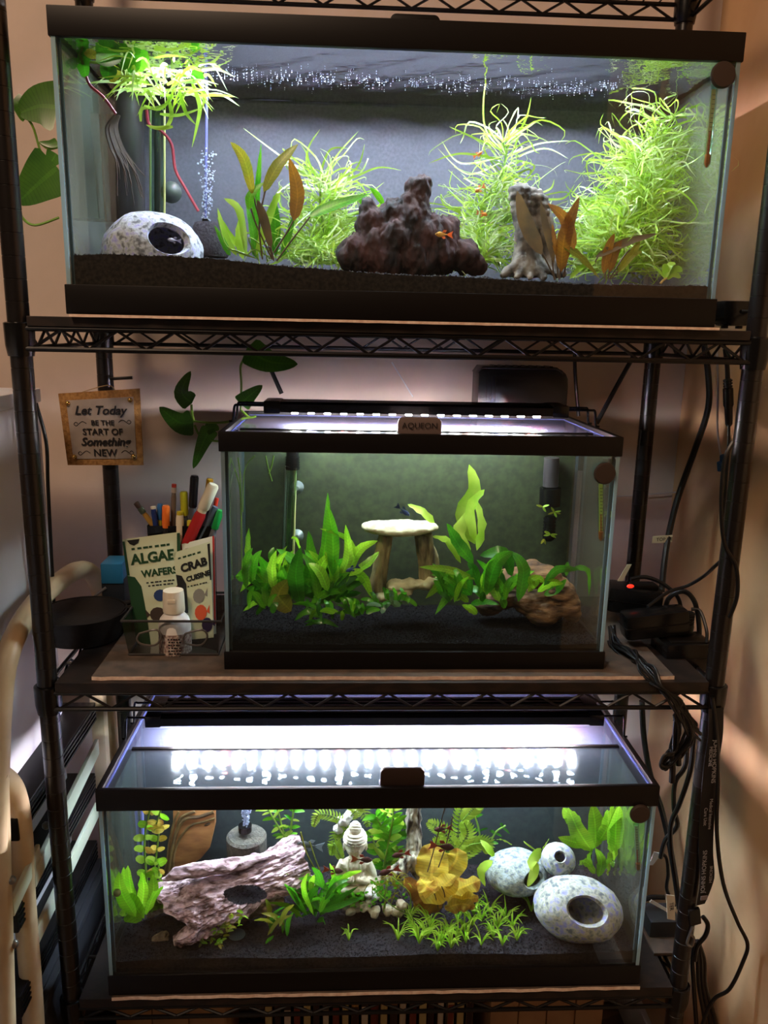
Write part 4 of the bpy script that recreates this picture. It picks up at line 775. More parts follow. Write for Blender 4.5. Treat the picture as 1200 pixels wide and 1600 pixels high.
for s in (-1, 1):
    mk('closed_eye', G().tube([bp(555+s*2.5, 1319.5, -.67), bp(555+s*6, 1320.5, -.66), bp(555+s*10, 1319, -.58)], .022, 6, smooth=3), DK, t); mk('robe_edge', G().tube([bp(555+s*9, 1341, -.55), bp(555+s*11, 1356, -.68), bp(555+s*8, 1372, -.72)], .05, 6, smooth=3), STA, t)
mk('mouth', G().tube([bp(550, 1330.5, -.66), bp(555, 1331.5, -.68), bp(560, 1330.5, -.66)], .02, 6, smooth=3), DK, t)
mk('plinth', remesh(G().ball(bp(556, 1400), (30*k, 24*k, 9*k), 20, 8).ball(bp(556, 1408), (28*k, 22*k, 9*k), 20, 8), .09, 1, lambda p, n: n*.05*math.sin(p.x*8)), STA, t)
# white rock pieces
WR = mat('white_rock', (228, 222, 214), (170, 160, 140), rough=.85, scale=12, bump=.6, bscale=40)
def rock(label, pts, y, m=WR, vox=.08, name='rock'):
    g = G()
    for a, b, r in pts: p = P(a, b, y+random.uniform(-.2, .2)); g.ball(p, (r, r*.9, r*.8), 10, 7)
    mk(name, remesh(g, vox, 2, lambda p, n: n*.16*fb(p, 2.2, 4)), m, label=label, cat='rock')
rock('white pitted rock high behind the seated statue', ((528, 1294, .38), (537, 1283, .4), (545, 1274, .4), (552, 1268, .3)), 5.6)
rock('pale stones in front of the statue half sunk in gravel', ((585, 1425, .38), (570, 1418, .3), (605, 1420, .36), (620, 1425, .4), (628, 1412, .36), (548, 1425, .3)), 2.9, mat('tan_rock', (196, 184, 150), (130, 116, 88), rough=.85, scale=12, bump=.6, bscale=40))
rock('small white stone between ground cover and statue', ((575, 1395, .32), (588, 1400, .34), (580, 1408, .28)), 3.1)
# twisted trunk
TRK = mat('silver_bark', (188, 176, 150), (52, 44, 36), rough=.85, scale=16, bump=1., bscale=30, stretch=(1.5, 1.5, .4), p=(.4, .6))
g = G(); g.tube(PP([(650, 1245, 5.2), (646, 1290, 5.0), (648, 1320, 4.8), (640, 1345, 4.4), (615, 1365, 4.0), (585, 1380, 3.8), (560, 1395, 3.9)]), [.48, .5, .52, .55, .42, .3, .22], 14, smooth=5)
g.tube(PP([(640, 1345, 4.4), (655, 1362, 4.4), (660, 1385, 4.4)]), [.5, .45, .3], 10, smooth=3); g.tube(PP([(636, 1350, 4.2), (600, 1372, 4.0), (575, 1372, 4.2)]), [.3, .2, .1], 8, smooth=3)
mk('branch_wood', remesh(g, .075, 1, lambda p, n: n*(.16*fb((p.x*2.2, p.y*2.2, p.z*.9), 1.2, 4)-.05)), TRK, label='silvery gnarled branch dropping behind the yellow lotus', cat='driftwood')
# plants
def fern(name, label, base, fronds, m, y, ll=.5, lw=.14):
    """fronds with paired leaflets"""
    t = thing(name, label, 'plant', P(base[0], base[1], y))
    for q in fronds:
        pts = PP(q, y+random.uniform(-.4, .4)); c, _ = crom(pts, 7); f = mk('frond', G().tube(c, .035, 5), STEMG, t); g = G(); n = len(c)
        for i in range(2, n):
            T = (c[min(i+1, n-1)]-c[i-1]).normalized(); s = T.cross(Vector((0, -1, .1))).normalized(); h = ll*(math.sin(math.pi*(.15+.8*i/n)))
            for sg in (-1, 1): leaf(g, [c[i], c[i]+(s*sg+T*.45)*h*.5, c[i]+(s*sg+T*.7)*h], lw, 'lance', random.uniform(-.4, .4), n=4)
        mk('leaflets', g, m, f, kind='stuff')
    return t
fern('water_fern', 'pale feathery fern beside the white pitted rock', (530, 1345), [[(545, 1300), (530, 1280), (500, 1272), (490, 1290)], [(545, 1280), (555, 1268), (540, 1250)], [(548, 1275), (565, 1262), (575, 1290)], [(535, 1345), (528, 1330), (522, 1318), (518, 1335)], [(540, 1310), (527, 1302), (520, 1330)]], LIME, 5.4, .42, .12)
fern('water_wisteria', 'feathery lobed plant above the yellow lotus', (700, 1345), [[(715, 1340), (715, 1310), (720, 1270), (725, 1245)], [(712, 1325), (695, 1300), (670, 1285)], [(712, 1330), (730, 1305), (725, 1285)], [(710, 1335), (735, 1320), (760, 1318), (762, 1332)], [(708, 1340), (690, 1320), (680, 1318)], [(720, 1285), (735, 1268), (750, 1255)], [(715, 1345), (740, 1325), (752, 1312)]], LIME, 5.6, .55, .17)
def stemleaves(name, label, base, stems, m, y, ll, lw, kind='round', step=3, nm='leaf', dy=0):
    t = thing(name, label, 'plant', P(base[0], base[1], y))
    for q in stems:
        c, _ = crom(PP(q, y+random.uniform(-.3, .3)), 8); mk('stem', G().tube(c, .06, 6), STEMG, t)
        for i in range(1, len(c), step):
            T = (c[min(i+1, len(c)-1)]-c[i-1]).normalized(); s = T.cross(Vector((0, -1, 0))).normalized()
            for sg in (-1, 1):
                d = s*sg+T*random.uniform(.1, .7)+Vector((0, random.uniform(-.6, .2), dy)); h = ll*random.uniform(.7, 1.2)
                addleaf(t, [c[i], c[i]+d*h*.5+Vector((0, 0, .06)), c[i]+d*h], lw*random.uniform(.8, 1.2), random.choice(m), kind, n=6)
    return t
stemleaves('creeping_stem_plant', 'round leaved stems climbing in front of the wood slab', (240, 1420), [[(232, 1425), (228, 1360), (226, 1310), (235, 1262)], [(240, 1425), (240, 1380), (245, 1330), (250, 1290)], [(248, 1420), (250, 1390), (248, 1350)], [(240, 1300), (250, 1270), (255, 1250)]], (LIME, VEIN, YEL), 3.6, .55, .42, step=3)
stemleaves('stem_plant', 'light green stem sprig reaching up right of the drum sponge', (450, 1320), [[(448, 1318), (440, 1290), (432, 1258)], [(450, 1320), (455, 1290), (460, 1258)], [(446, 1310), (425, 1275), (418, 1262)]], (GRN, LIME), 5.6, .6, .22, 'lance', step=3)
stemleaves('bushy_stem_plant', 'bushy bright plant between statue and silvery branch', (600, 1360), [[(598, 1362), (606, 1320), (612, 1290), (615, 1262)], [(600, 1355), (590, 1330), (580, 1305)], [(603, 1345), (618, 1310), (630, 1290)], [(605, 1310), (595, 1290), (588, 1275)], [(600, 1365), (612, 1345), (622, 1330)]], (GRN, GRN, LIME), 5.0, .75, .38, 'lance', step=3, dy=.3)
clump('wavy_sword', 'broad ruffled green leaves in the lower left corner', (210, 1432), [([(215, 1430), (205, 1390), (200, 1352)], .85, VEIN), ([(212, 1432), (190, 1395), (186, 1362)], .8, VEIN), ([(220, 1425), (225, 1390), (222, 1362)], .75, VEIN), ([(232, 1420), (240, 1390), (238, 1365)], .6, VEIN), ([(225, 1435), (200, 1405), (180, 1420)], .9, VEIN), ([(222, 1438), (198, 1425), (176, 1432)], 1.0, VEIN), ([(180, 1400), (176, 1380), (174, 1355)], .6, VEIN), ([(228, 1430), (240, 1400), (255, 1385)], .5, VEIN), ([(215, 1425), (200, 1412), (186, 1405)], .7, VEIN)], (VEIN,), 1.9, wav=.1)
g_ = [P(a, b, 1.3) for a, b in ((350, 1450), (335, 1455), (365, 1445), (320, 1465), (342, 1470), (310, 1468), (372, 1432))]
t = thing('moss_bunch', 'curly yellow green sprig bunch in front of the log', 'plant', P(345, 1475, 1.4))
for i in range(70):
    b = random.choice(g_)+Vector((random.uniform(-.4, .4), random.uniform(-.2, .2), random.uniform(-.2, .2))); a = random.uniform(0, 6.28); d = Vector((math.cos(a), random.uniform(-.5, .2), .6*math.sin(a)+.2)); addleaf(t, [b, b+d*.2+Vector((0, 0, .08)), b+d*.42], .16, random.choice((OLIVE, LIME, VEIN)), 'round', n=5)
mk('suction_disc', G().lathe(PG(370, 1462, 'b')+Vector((0, 0, .05)), [(.45, 0), (.5, .04), (.3, .12)], 18), mat('slate_disc', (62, 70, 68), rough=.4), label='slate coloured suction disc lying by the curly sprig bunch', cat='suction disc')
clump('crypt_plant', 'low lance leaved plant at the right end of the log', (470, 1435), fan(485, 1425, 16, 15, 165, 30, 75, .25, .42)+fan(500, 1400, 8, 20, 160, 25, 55, .25, .4)+[([(500, 1430), (520, 1410), (560, 1385)], .4, DGRN), ([(490, 1430), (475, 1390), (480, 1365)], .4), ([(480, 1430), (460, 1400), (445, 1380)], .35), ([(495, 1440), (505, 1436), (508, 1445)], .3), ([(500, 1425), (530, 1415), (570, 1400)], .35, DGRN)], (GRN, GRN, DGRN, VEIN), 2.5, wav=.03)
clump('crypt_plant', 'small green rosette standing alone on the gravel by the log', (432, 1468), fan(432, 1455, 11, 10, 170, 25, 55, .2, .32)+[([(428, 1462), (420, 1468), (415, 1475)], .28)], (GRN, DGRN, OLIVE), 1.6, wav=.02)
g = G()
for i in range(420):
    x, yy = random.gauss(545, 34), random.gauss(1396, 11)
    if abs(x-556) < 26 and yy < 1394: continue
    p = P(x, yy, random.uniform(2.7, 3.5)); a = random.uniform(0, 6.28); d = Vector((math.cos(a), -.3, .7*math.sin(a)+.3)); leaf(g, [p, p+d*.13, p+d*.28], .17, 'round', random.uniform(-.5, .5), n=4)
t = thing('ground_cover', 'tiny leaved ground cover spilling round the foot of the statue', 'plant', P(545, 1410, 3)); g.open = True; mk('foliage', g, GRN, t, kind='stuff')
for q in ([(470, 1300), (478, 1330), (488, 1350), (500, 1372)], [(484, 1315), (492, 1340), (500, 1360)]): mk('stem', G().tube(PP(q, 3.6), .04, 6, smooth=4), OLIVE, t)
g = G()
for i in range(60): p = P(random.gauss(612, 14), random.gauss(1382, 10), random.uniform(2.8, 3.3)); a = random.uniform(0, 6.28); d = Vector((math.cos(a), -.3, math.sin(a))); leaf(g, [p, p+d*.25+Vector((0, 0, .1)), p+d*.55], .07, 'ribbon', 0, n=5)
t = thing('root_tuft', 'yellow green rooty tuft on the pale stones', 'plant', P(612, 1400, 3)); g.open = True; mk('foliage', g, OLIVE, t, kind='stuff'); mk('stem', G().tube(PP([(600, 1425), (602, 1400), (606, 1375)], 2.9), .06, 6), STEMG, t)
for q in ([(590, 1395), (620, 1420), (655, 1432)], [(612, 1370), (640, 1395), (640, 1420)]): mk('runner', G().tube(PP(q, 2.6), .035, 5, smooth=4), STEMG, t)
# yellow lotus
t = thing('lotus_plant', 'yellow crinkled lotus leaves on dark stems at the centre right', 'plant', P(690, 1420, 3.2))
for q, w_, m, y in (([(672, 1385), (676, 1345), (672, 1318)], 2.0, YEL, 3.9), ([(690, 1372), (712, 1345), (715, 1325)], 1.5, YEL, 4.2), ([(655, 1400), (690, 1385), (712, 1368)], 1.65, YEL, 2.6), ([(680, 1395), (668, 1385), (656, 1372)], 1.2, YEL, 2.3), ([(692, 1400), (725, 1385), (750, 1375)], 1.5, YEL, 2.7), ([(700, 1415), (725, 1405), (748, 1402)], 1.1, YEL, 2.4), ([(690, 1412), (665, 1400), (632, 1372)], 1.4, BRNL, 3.0), ([(690, 1418), (665, 1410), (648, 1400)], 1.3, BRNL, 3.2), ([(695, 1420), (720, 1412), (742, 1418)], .9, YEL, 2.3)):
    addleaf(t, PP(q, y), w_, m, 'round', roll=random.uniform(-.35, .35), wav=.16, n=18, fr=17, nc=9)
for q in ([(668, 1362), (680, 1320), (695, 1262)], [(685, 1355), (697, 1320), (708, 1275)], [(690, 1420), (695, 1400), (690, 1385)], [(685, 1420), (680, 1400), (670, 1380)]): mk('stem', G().tube(PP(q, 2.4), .035, 6, smooth=4), STEMB, t)
# dwarf grass tufts: each tuft a plant of separate blades
tufts = [(545, 1470, 4), (640, 1440, 9), (655, 1475, 11), (690, 1475, 12), (672, 1450, 8), (705, 1482, 10), (725, 1455, 8), (740, 1430, 9), (765, 1430, 10), (790, 1440, 9), (770, 1465, 8), (808, 1470, 7), (830, 1425, 6), (715, 1440, 6), (622, 1470, 5), (752, 1478, 6)]
GW = ('in front of the pale stones', 'left of the lotus foot', 'lowest left of centre patch', 'in the thick of the patch', 'just under the lotus', 'nearest the glass', 'right below the lotus', 'behind the patch by the lotus', 'before the speckled cave', 'left of the large pebble cave', 'in the gap below the speckled cave', 'rightmost low sprout by the large cave', 'against the large cave wall', 'mid patch behind others', 'sparse sprout at the patch edge', 'low runner sprout right of patch')
GW += tuple('filling in beside the one '+w_ for w_ in GW[1:12]); tufts += [(650, 1462, 8), (668, 1466, 9), (700, 1462, 9), (684, 1486, 9), (715, 1470, 8), (738, 1448, 8), (728, 1474, 7), (752, 1440, 8), (778, 1452, 8), (800, 1452, 6), (785, 1478, 5)]
for (px, py, n), wds in zip(tufts, GW):
    b = PG(px, py, 'b'); t = thing('dwarf_grass', 'short bright grass tuft '+wds, 'plant', b, 'dwarf grass tufts on the gravel')
    for i in range(int(n*1.8)):
        a = random.uniform(0, 6.28); L = random.uniform(1.0, 2.0); d = Vector((math.cos(a)*.8, math.sin(a)*.5, 0)); addleaf(t, [b, b+d*L*.25+Vector((0, 0, L*.5)), b+d*L*.65+Vector((0, 0, L*random.uniform(.35, .85)))], .09, random.choice((LIME, LIME, VEIN)), 'ribbon', fold=.05, n=6, roll=random.uniform(-.3, .3))
# right hand broad leaves
clump('sword_plant', 'broad bright leaves behind the smallest egg-shaped cave', (930, 1385), [([(925, 1330), (905, 1300), (888, 1262)], 1.2), ([(930, 1325), (930, 1290), (925, 1255)], 1.25), ([(915, 1320), (895, 1315), (872, 1308)], .7), ([(935, 1315), (950, 1290), (958, 1265)], 1.0), ([(905, 1290), (892, 1275), (880, 1262)], 1.0), ([(935, 1370), (940, 1345), (930, 1325)], .6), ([(925, 1355), (912, 1345), (904, 1352)], .55), ([(930, 1365), (918, 1345), (925, 1325)], .6), ([(940, 1360), (955, 1335), (950, 1320)], .5), ([(955, 1290), (965, 1270), (985, 1258)], .9)], (VEIN,), 5.2, wav=.1)
clump('sword_plant', 'bright leaves at the right end behind the thermometer', (990, 1365), [([(985, 1330), (975, 1295), (975, 1258)], 1.1), ([(995, 1330), (1000, 1295), (1000, 1260)], .9), ([(985, 1345), (972, 1325), (960, 1320)], .5), ([(990, 1360), (975, 1335), (962, 1318)], .14, LIME, 'ribbon'), ([(985, 1365), (978, 1340), (972, 1325)], .14, LIME, 'ribbon'), ([(995, 1362), (1000, 1345), (1004, 1330)], .3), ([(990, 1355), (995, 1345), (1002, 1352)], .3), ([(970, 1368), (958, 1362), (954, 1358)], .15, LIME, 'ribbon')], (VEIN,), 4.6, wav=.08)
clump('sword_plant', 'bright leaf pair hugging the left of the speckled cave', (762, 1380), [([(772, 1338), (762, 1325), (750, 1312)], .5), ([(770, 1345), (752, 1360), (758, 1385)], .55), ([(800, 1320), (785, 1312), (775, 1312)], .1, LIME, 'ribbon')], (LIME,), 4.2, wav=.05)
clump('sword_plant', 'bright drooping leaf hanging over the speckled cave hole', (840, 1340), [([(845, 1325), (832, 1345), (838, 1362)], .75), ([(838, 1345), (834, 1365), (824, 1386)], .55), ([(846, 1328), (852, 1320), (858, 1310)], .1, LIME, 'ribbon'), ([(836, 1328), (822, 1318), (818, 1314)], .1, LIME, 'ribbon')], (LIME,), 2.9, wav=.05)
stemleaves('faint_stem_plant', 'dim stem plant in the haze above the speckled cave', (755, 1325), [[(752, 1325), (748, 1295), (740, 1270)], [(765, 1320), (775, 1300), (790, 1290)]], (DGRN,), 7.4, .5, .2, 'lance', step=6)
MAR = mat('maroon_fish', (92, 52, 48), (52, 32, 32), rough=.35, scale=20); MARF = mat('red_fin', (150, 72, 52), leaf=.4)
for lb, a, b, y in (('maroon fish passing before the lap of the statue', (582, 1344), (548, 1342), 2.9), ('maroon fish low at the left of the statue', (536, 1362), (504, 1358), 2.6), ('maroon fish with red fins right of the statue knees', (592, 1366), (626, 1356), 2.4), ('maroon fish close before the silvery branch', (612, 1338), (642, 1332), 2.6), ('maroon fish on top of the yellow lotus', (710, 1325), (670, 1320), 2.3), ('maroon fish high before the feathery lobed plant', (678, 1297), (708, 1293), 3.6)):
    fish(lb, P(*a, y), P(*b, y-.1), y, MAR, MARF, None, hi=.32)
fish('translucent grey fish at the upper end of the log', P(464, 1318, 4), P(506, 1324, 4), 4, mat('grey_fish', (110, 112, 110), rough=.3, leaf=.4), mat('grey_fin', (150, 155, 160), leaf=.7), None, hi=.3)
thermometer('thermometer with dark disc in the lowest tank', (1000, 1272), (994, 1288), (997, 1360), .55, mat('pale_scale', (190, 195, 150), rough=.5), RED)
mk('snail', G().ball(P(183, 1395, .9), (.22, .2, .22), 12, 8).lathe(P(183, 1395, .9), [(.1, -.1), (.1, .1)], 8, (0, 1, 0)), mat('olive_snail', (110, 110, 60), rough=.3), label='round olive snail on the left glass of the lowest tank', cat='snail')
g = G()
for q in ([(452, 1420+16), (470, 1432), (480, 1433)],): g.tube(PP(q, 1.9), .05, 5)

# ================================================================ on and around the middle shelf
def cord(label, pts, r=.12, y=None, m=RUB, name='power_cable', cat='cord', group=None, k=6):
    return mk(name, G().tube(PP(pts, y), r, 8, smooth=k), m, label=label, cat=cat, group=group)
# hanging sign
SB = mat('burlap_border', (176, 132, 78), (140, 100, 56), rough=.9, scale=50, bump=.6, bscale=90); SM = mat('silver_sign_face', (172, 160, 150), (150, 138, 130), rough=.45, scale=6, metal=.15); BR = mat('brass_stud', (205, 170, 100), rough=.25, metal=.9)
q = [P(105.5, 727, 12.75), P(224, 727, 12.55), P(218, 607, 12.55), P(90.5, 615, 12.75)]
t = thing('hanging_sign', 'square metal motto sign with burlap border hung on back post', 'sign', (q[0]+q[1])/2)
mk('backing', G().slab(q, .12), SB, t, bev=.03)
def qp(u, v, d=0): a = q[0]+(q[1]-q[0])*u; b = q[3]+(q[2]-q[3])*u; return a+(b-a)*v+(q[1]-q[0]).cross(q[3]-q[0]).normalized()*d
mk('metal_face', G().slab([qp(.09, .09, .05), qp(.92, .09, .05), qp(.92, .9, .05), qp(.09, .9, .05)], .05), SM, t, bev=.02)
for a, b in ((.11, .12), (.88, .12), (.11, .86), (.88, .86)): mk('stud', G().ball(qp(a, b, .06), .16, 12, 8), BR, t)
u_, v_ = q[1]-q[0], q[3]-q[0]+Vector((.45, 0, 0))
for s, sz, a, b, sh, bo in (('Let Today', .78, .5, .74, .28, .016), ('BE THE', .46, .52, .575, 0, .008), ('START OF', .56, .51, .455, 0, .01), ('Something', .72, .53, .32, .28, .016), ('NEW', .64, .52, .17, 0, .01)): text(t, s, sz, qp(a, b, .1), u_, v_, INK, sh, bo)
for a, b, sg in ((.24, .575, 1), (.79, .575, -1), (.25, .17, 1), (.8, .17, -1)):
    mk('scroll', G().tube([qp(a+sg*x*.012, b+z*.012, .06) for x, z in ((6, 0), (2, 2.6), (-2, 0), (-5, -2.2), (-7, 0), (-5, 2), (-3, .6))], .022, 5, smooth=4), INK, t)
mk('hanging_cord', G().tube([qp(.3, 1.0, 0), qp(.62, 1.07, .1), qp(.7, 1.0, 0)], .03, 5, smooth=3), mat('jute', (170, 140, 100), rough=.9), t)
mk('peg', G().tube(PP([(172, 592), (207, 590)], 12.9), .1, 8), POST, label='short black wire peg sticking out above the motto sign', cat='peg')
# pan, tub, bin with packets
c = PZ(126, 1000, -18.18); R_ = 2.45
t = thing('cooking_pan', 'small round black cast iron pan beside the left post', 'pan', c); c = Vector((c.x, c.y+.6, -18.19)); IRON = mat('cast_iron', (30, 26, 24), (20, 18, 17), rough=.55, scale=40, bump=.2)
mk('body', G().lathe(c, [(1.9, 0), (2.15, .08), (2.45, 1.5), (2.52, 1.62), (2.42, 1.62), (2.05, .2), (.05, .15)], 40), IRON, t)
mk('lid', G().lathe(c, [(2.35, 1.5), (2.35, 1.6), (1.5, 1.66), (.05, 1.68)], 40), IRON, t)
mk('handle', G().tube([c+Vector((2.2, .6, 1.45)), c+Vector((2.9, 1.0, 1.6)), c+Vector((2.7, 1.6, 1.6)), c+Vector((1.9, 1.6, 1.45))], .16, 8, smooth=4), IRON, t)
a = P(180, 925, 9.8); t = thing('storage_tub', 'blue plastic tub with grey wire loop behind the pan', 'tub', (a.x, 9.8, -18.2))
mk('tub_body', G().box((a.x-.65, 9.2, -18.2), (a.x+.75, 11, -15.6)), mat('dark_tub', (30, 34, 40), rough=.5), t, bev=.1); mk('blue_lid', G().box((a.x-.62, 9.1, -15.9), (a.x+.72, 11, -14.6)), mat('blue_plastic', (38, 110, 150), rough=.45), t, bev=.12)
mk('wire_loop', G().tube(PP([(166, 918), (150, 930), (144, 940), (152, 948), (168, 944)], 9.2), .09, 8, smooth=4), mat('grey_wire', (150, 145, 140), rough=.3, metal=.6), t)
zr = P(270, 970, 3.0).z; BX0, BX1, BY0, BY1 = P(202, 1030, 3.05).x, P(341, 1029, 3.05).x, 3.05, 7.6
t = thing('clear_bin', 'clear grey plastic bin holding packets, pens and a bottle', 'bin', ((BX0+BX1)/2, 5.3, -18.0))
def binq(z): f = (z+18)/(zr+18); return BX0-.28*f, BX1+.22*f, BY0-.12*f, BY1+.15*f
a, b = binq(-17.97), binq(zr); w4 = lambda r, z: [(r[0], r[2], z), (r[1], r[2], z), (r[1], r[3], z), (r[0], r[3], z)]
mk('wall', G().add(w4(a, -17.97)+w4(b, zr), [(0, 1, 2, 3), (0, 1, 5, 4), (1, 2, 6, 5), (2, 3, 7, 6), (3, 0, 4, 7)]), CLEAR, t, smooth=False)
RIM = mat('smoked_rim', (70, 66, 64), rough=.2, leaf=.4)
v = w4(b, zr); mk('rim', G().tube([Vector(p) for p in v+v[:1]], .07, 8), RIM, t); v = w4(a, -17.93); mk('base_edge', G().tube([Vector(p) for p in v+v[:1]], .06, 8), RIM, t)
for s, px in ((1, 234), (-1, 306)):
    o = PP([(px-16, 990), (px+10, 984), (px+18, 995), (px+8, 1008), (px-14, 1006), (px-20, 998)], 2.95); mk('hand_hole', G().tube(o+o[:1], .06, 6, smooth=3), mat('bright_rim', (120, 112, 104), rough=.15, leaf=.5), t)
def packet(label, q, body, side, yb):
    t = thing('food_packet', label, 'packet', (q[0]+q[1])/2); n = 10; nr = (q[1]-q[0]).cross(q[3]-q[0]).normalized()
    def f(s): return lambda u, v: (q[0]*(1-u)+q[1]*u)*(1-v)+(q[3]*(1-u)+q[2]*u)*v+nr*s*.04*(max(0, math.sin(math.pi*u))**.6)*(1-v**2)
    mk('pouch', G().grid(f(1), n, n).grid(f(-1), n, n), body, t); return t, nr, (lambda u, v, d=.03: f(1)(u, v)+nr*d)
PB = mat('pale_packet', (205, 214, 180), (190, 196, 160), rough=.3, scale=3); PG_ = mat('dark_green_print', (24, 62, 30), rough=.4); PBK = mat('packet_black', (24, 24, 22), rough=.4)
def patch(t, f, pts, m, name='print'):
    g = G(); v = [f(a, b, .035) for a, b in pts]; g.add(v, [tuple(range(len(v)))]); g.open = True; return mk(name, g, m, t, smooth=False)
def scrib(t, f, c, wd, h, m, n=7):
    x = c[0]-wd/2; st = wd/n
    for i in range(n): patch(t, f, [(x+i*st, c[1]-h/2), (x+i*st+st*(.55+.3*((i*7) % 3)/2), c[1]-h/2), (x+i*st+st*(.55+.3*((i*7) % 3)/2), c[1]+h/2), (x+i*st, c[1]+h/2)], m, 'small_print')
qa = [P(214, 1010, 4.6), P(288, 1005, 4.6), P(281, 831, 6.1), P(191, 843, 6.1)]
t, nr, f = packet('green and cream algae wafers packet at the left of the bin', qa, PB, None, 0)
patch(t, f, [(0, 0), (.3, 0), (.28, .3), (.24, .55), (.14, .64), (0, .66)], PG_); patch(t, f, [(0, .66), (.05, .66), (.04, .98), (0, .98)], PG_); patch(t, f, [(.93, .72), (1, .72), (1, .99), (.95, .99)], PG_)
u_, v_ = qa[2]-qa[3], qa[3]-qa[0]
text(t, 'ALGAE', .8, f(.5, .80, .03), u_, v_, PG_, 0, .03); text(t, 'WAFERS', .54, f(.6, .66, .03), u_, v_, PG_, 0, .02)
scrib(t, f, (.5, .9), .72, .018, PG_); scrib(t, f, (.62, .575), .56, .012, PBK); scrib(t, f, (.62, .545), .5, .012, PBK)
patch(t, f, [(.08, .985), (.3, .985), (.27, .95), (.19, .93), (.12, .95)], PBK)
def fishprint(t, f, c, r, m, s=1): patch(t, f, [(c[0]+r*math.cos(a*.5236)*1.4, c[1]+r*.6*math.sin(a*.5236)) for a in range(12)], m); patch(t, f, [(c[0]+s*r*1.3, c[1]), (c[0]+s*r*2.1, c[1]+r*.5), (c[0]+s*r*2., c[1]-r*.2)], m)
fishprint(t, f, (.58, .45), .09, mat('print_blue', (36, 58, 100), rough=.4)); fishprint(t, f, (.5, .28), .11, mat('print_brown', (60, 48, 40), rough=.4), -1); patch(t, f, [(.86, .5), (.99, .56), (.99, .36), (.88, .38)], mat('print_rust', (120, 84, 64), rough=.4))
qb = [P(290, 1000, 4.0), P(334, 996, 4.0), P(328, 846, 5.3), P(270, 864, 5.3)]
qc = [P(296, 1000, 4.9), P(338, 990, 4.9), P(335, 837, 6.0), P(284, 850, 6.0)]
t, nr, f = packet('white packet with red edge behind the crab cuisine packet', qc, mat('white_packet', (220, 222, 205), rough=.3), None, 0)
patch(t, f, [(.93, .1), (1, .1), (1, 1), (.94, 1)], mat('print_red', (170, 44, 36), rough=.4)); scrib(t, f, (.45, .93), .7, .025, PBK, 4)
t, nr, f = packet('small crab cuisine packet in front of the algae packet', qb, PB, None, 0)
u_, v_ = qb[2]-qb[3], qb[3]-qb[0]
patch(t, f, [(0, .3), (.22, .3), (.26, .62), (.16, .72), (0, .75)], PBK); text(t, 'CRAB', .6, f(.52, .80, .03), u_, v_, PBK, .1, .03); text(t, 'CUISINE', .38, f(.62, .67, .03), u_, v_, PBK, .1, .02); scrib(t, f, (.45, .92), .66, .018, PG_, 5); scrib(t, f, (.6, .585), .62, .012, PBK); patch(t, f, [(.96, .6), (1, .6), (1, .98), (.93, .98)], PBK)
fishprint(t, f, (.6, .46), .13, mat('print_grey', (130, 128, 120), rough=.4)); fishprint(t, f, (.62, .28), .14, mat('print_orange', (200, 84, 50), rough=.4)); fishprint(t, f, (.8, .14), .13, mat('print_purple', (44, 34, 66), rough=.4))
c = P(275, 1028, 3.8); c.z = -17.95; t = thing('supplement_bottle', 'white plastic bottle with flip cap standing in the bin', 'bottle', c)
kb = abs((P(276, 1000, 3.8)-P(275, 1000, 3.8)).x); hz = lambda py: P(275, py, 3.8).z-c.z
mk('bottle_body', G().lathe(c, [(20*kb, 0), (24*kb, .08), (25*kb, hz(1005)), (25*kb, hz(975)), (22*kb, hz(965)), (15*kb, hz(957)), (15*kb, hz(954))], 28), WHT, t)
mk('cap', G().lathe(c, [(16.5*kb, hz(955)), (17*kb, hz(952)), (16.5*kb, hz(930)), (15.5*kb, hz(922))], 28), mat('cream_cap', (226, 214, 188), rough=.4), t); mk('flip_tab', G().box(c+Vector((-.22, -17.5*kb, hz(938))), c+Vector((.22, -16*kb, hz(932)))), MATS['cream_cap'], t, bev=.03)
mk('label_wrap', G().lathe(c, [(25.4*kb, hz(1022)), (25.4*kb, hz(984))], 28), mat('bottle_label', (205, 190, 175), (120, 84, 78), rough=.5, scale=60), t)
for i in range(7):
    for k_ in range(5): x_ = -.2+k_*.14+.03*(i % 2); mk('small_print', G().box(c+Vector((x_, -25.7*kb, hz(991+i*4.4))), c+Vector((x_+.06+.03*((i+k_) % 3), -25.2*kb, hz(989+i*4.4)))), INK, t, smooth=False)
# pens
a, b = P(238, 960, 6.6), P(346, 960, 6.6)
mk('pen_cup', G().add([(a.x, 6.3, -17.9), (b.x-.35, 6.3, -17.9), (b.x-.35, 7.4, -17.9), (a.x, 7.4, -17.9)]+[(a.x, 6.3, P(290, 822, 6.3).z), (b.x-.35, 6.3, P(290, 822, 6.3).z), (b.x-.35, 7.4, P(290, 822, 6.3).z), (a.x, 7.4, P(290, 822, 6.3).z)], [(0, 1, 2, 3), (0, 1, 5, 4), (1, 2, 6, 5), (2, 3, 7, 6), (3, 0, 4, 7)]), BLK2, label='black square pen cup behind the food packets', cat='pen cup', bev=.05)
def pen(name, label, top, bot, wpx, segs, y, yb=None):
    a, b = P(*top, y), P(*bot, yb or y); d = a-b; e = b-d.normalized()*1.6; kk = abs((P(1, top[1], y)-P(0, top[1], y)).x); t = thing(name, label, 'pen' if name != 'pencil' else 'pencil', e, 'pens in the black cup'); D = a-e
    for s0, s1, ww, m, nm in segs:
        f0 = 1-(1-s0)*d.length/D.length if s0 > 0 else 0; f1 = 1-(1-s1)*d.length/D.length; r = wpx*kk*.5*ww
        mk(nm, G().tube([e+D*f0, e+D*(f0+(f1-f0)*.04), e+D*(f0+(f1-f0)*.93), e+D*f1], [r*.9, r, r, r*.8], 14), m, t)
mm = lambda n, c, r=.35: mat('pen_'+n, c, rough=r)
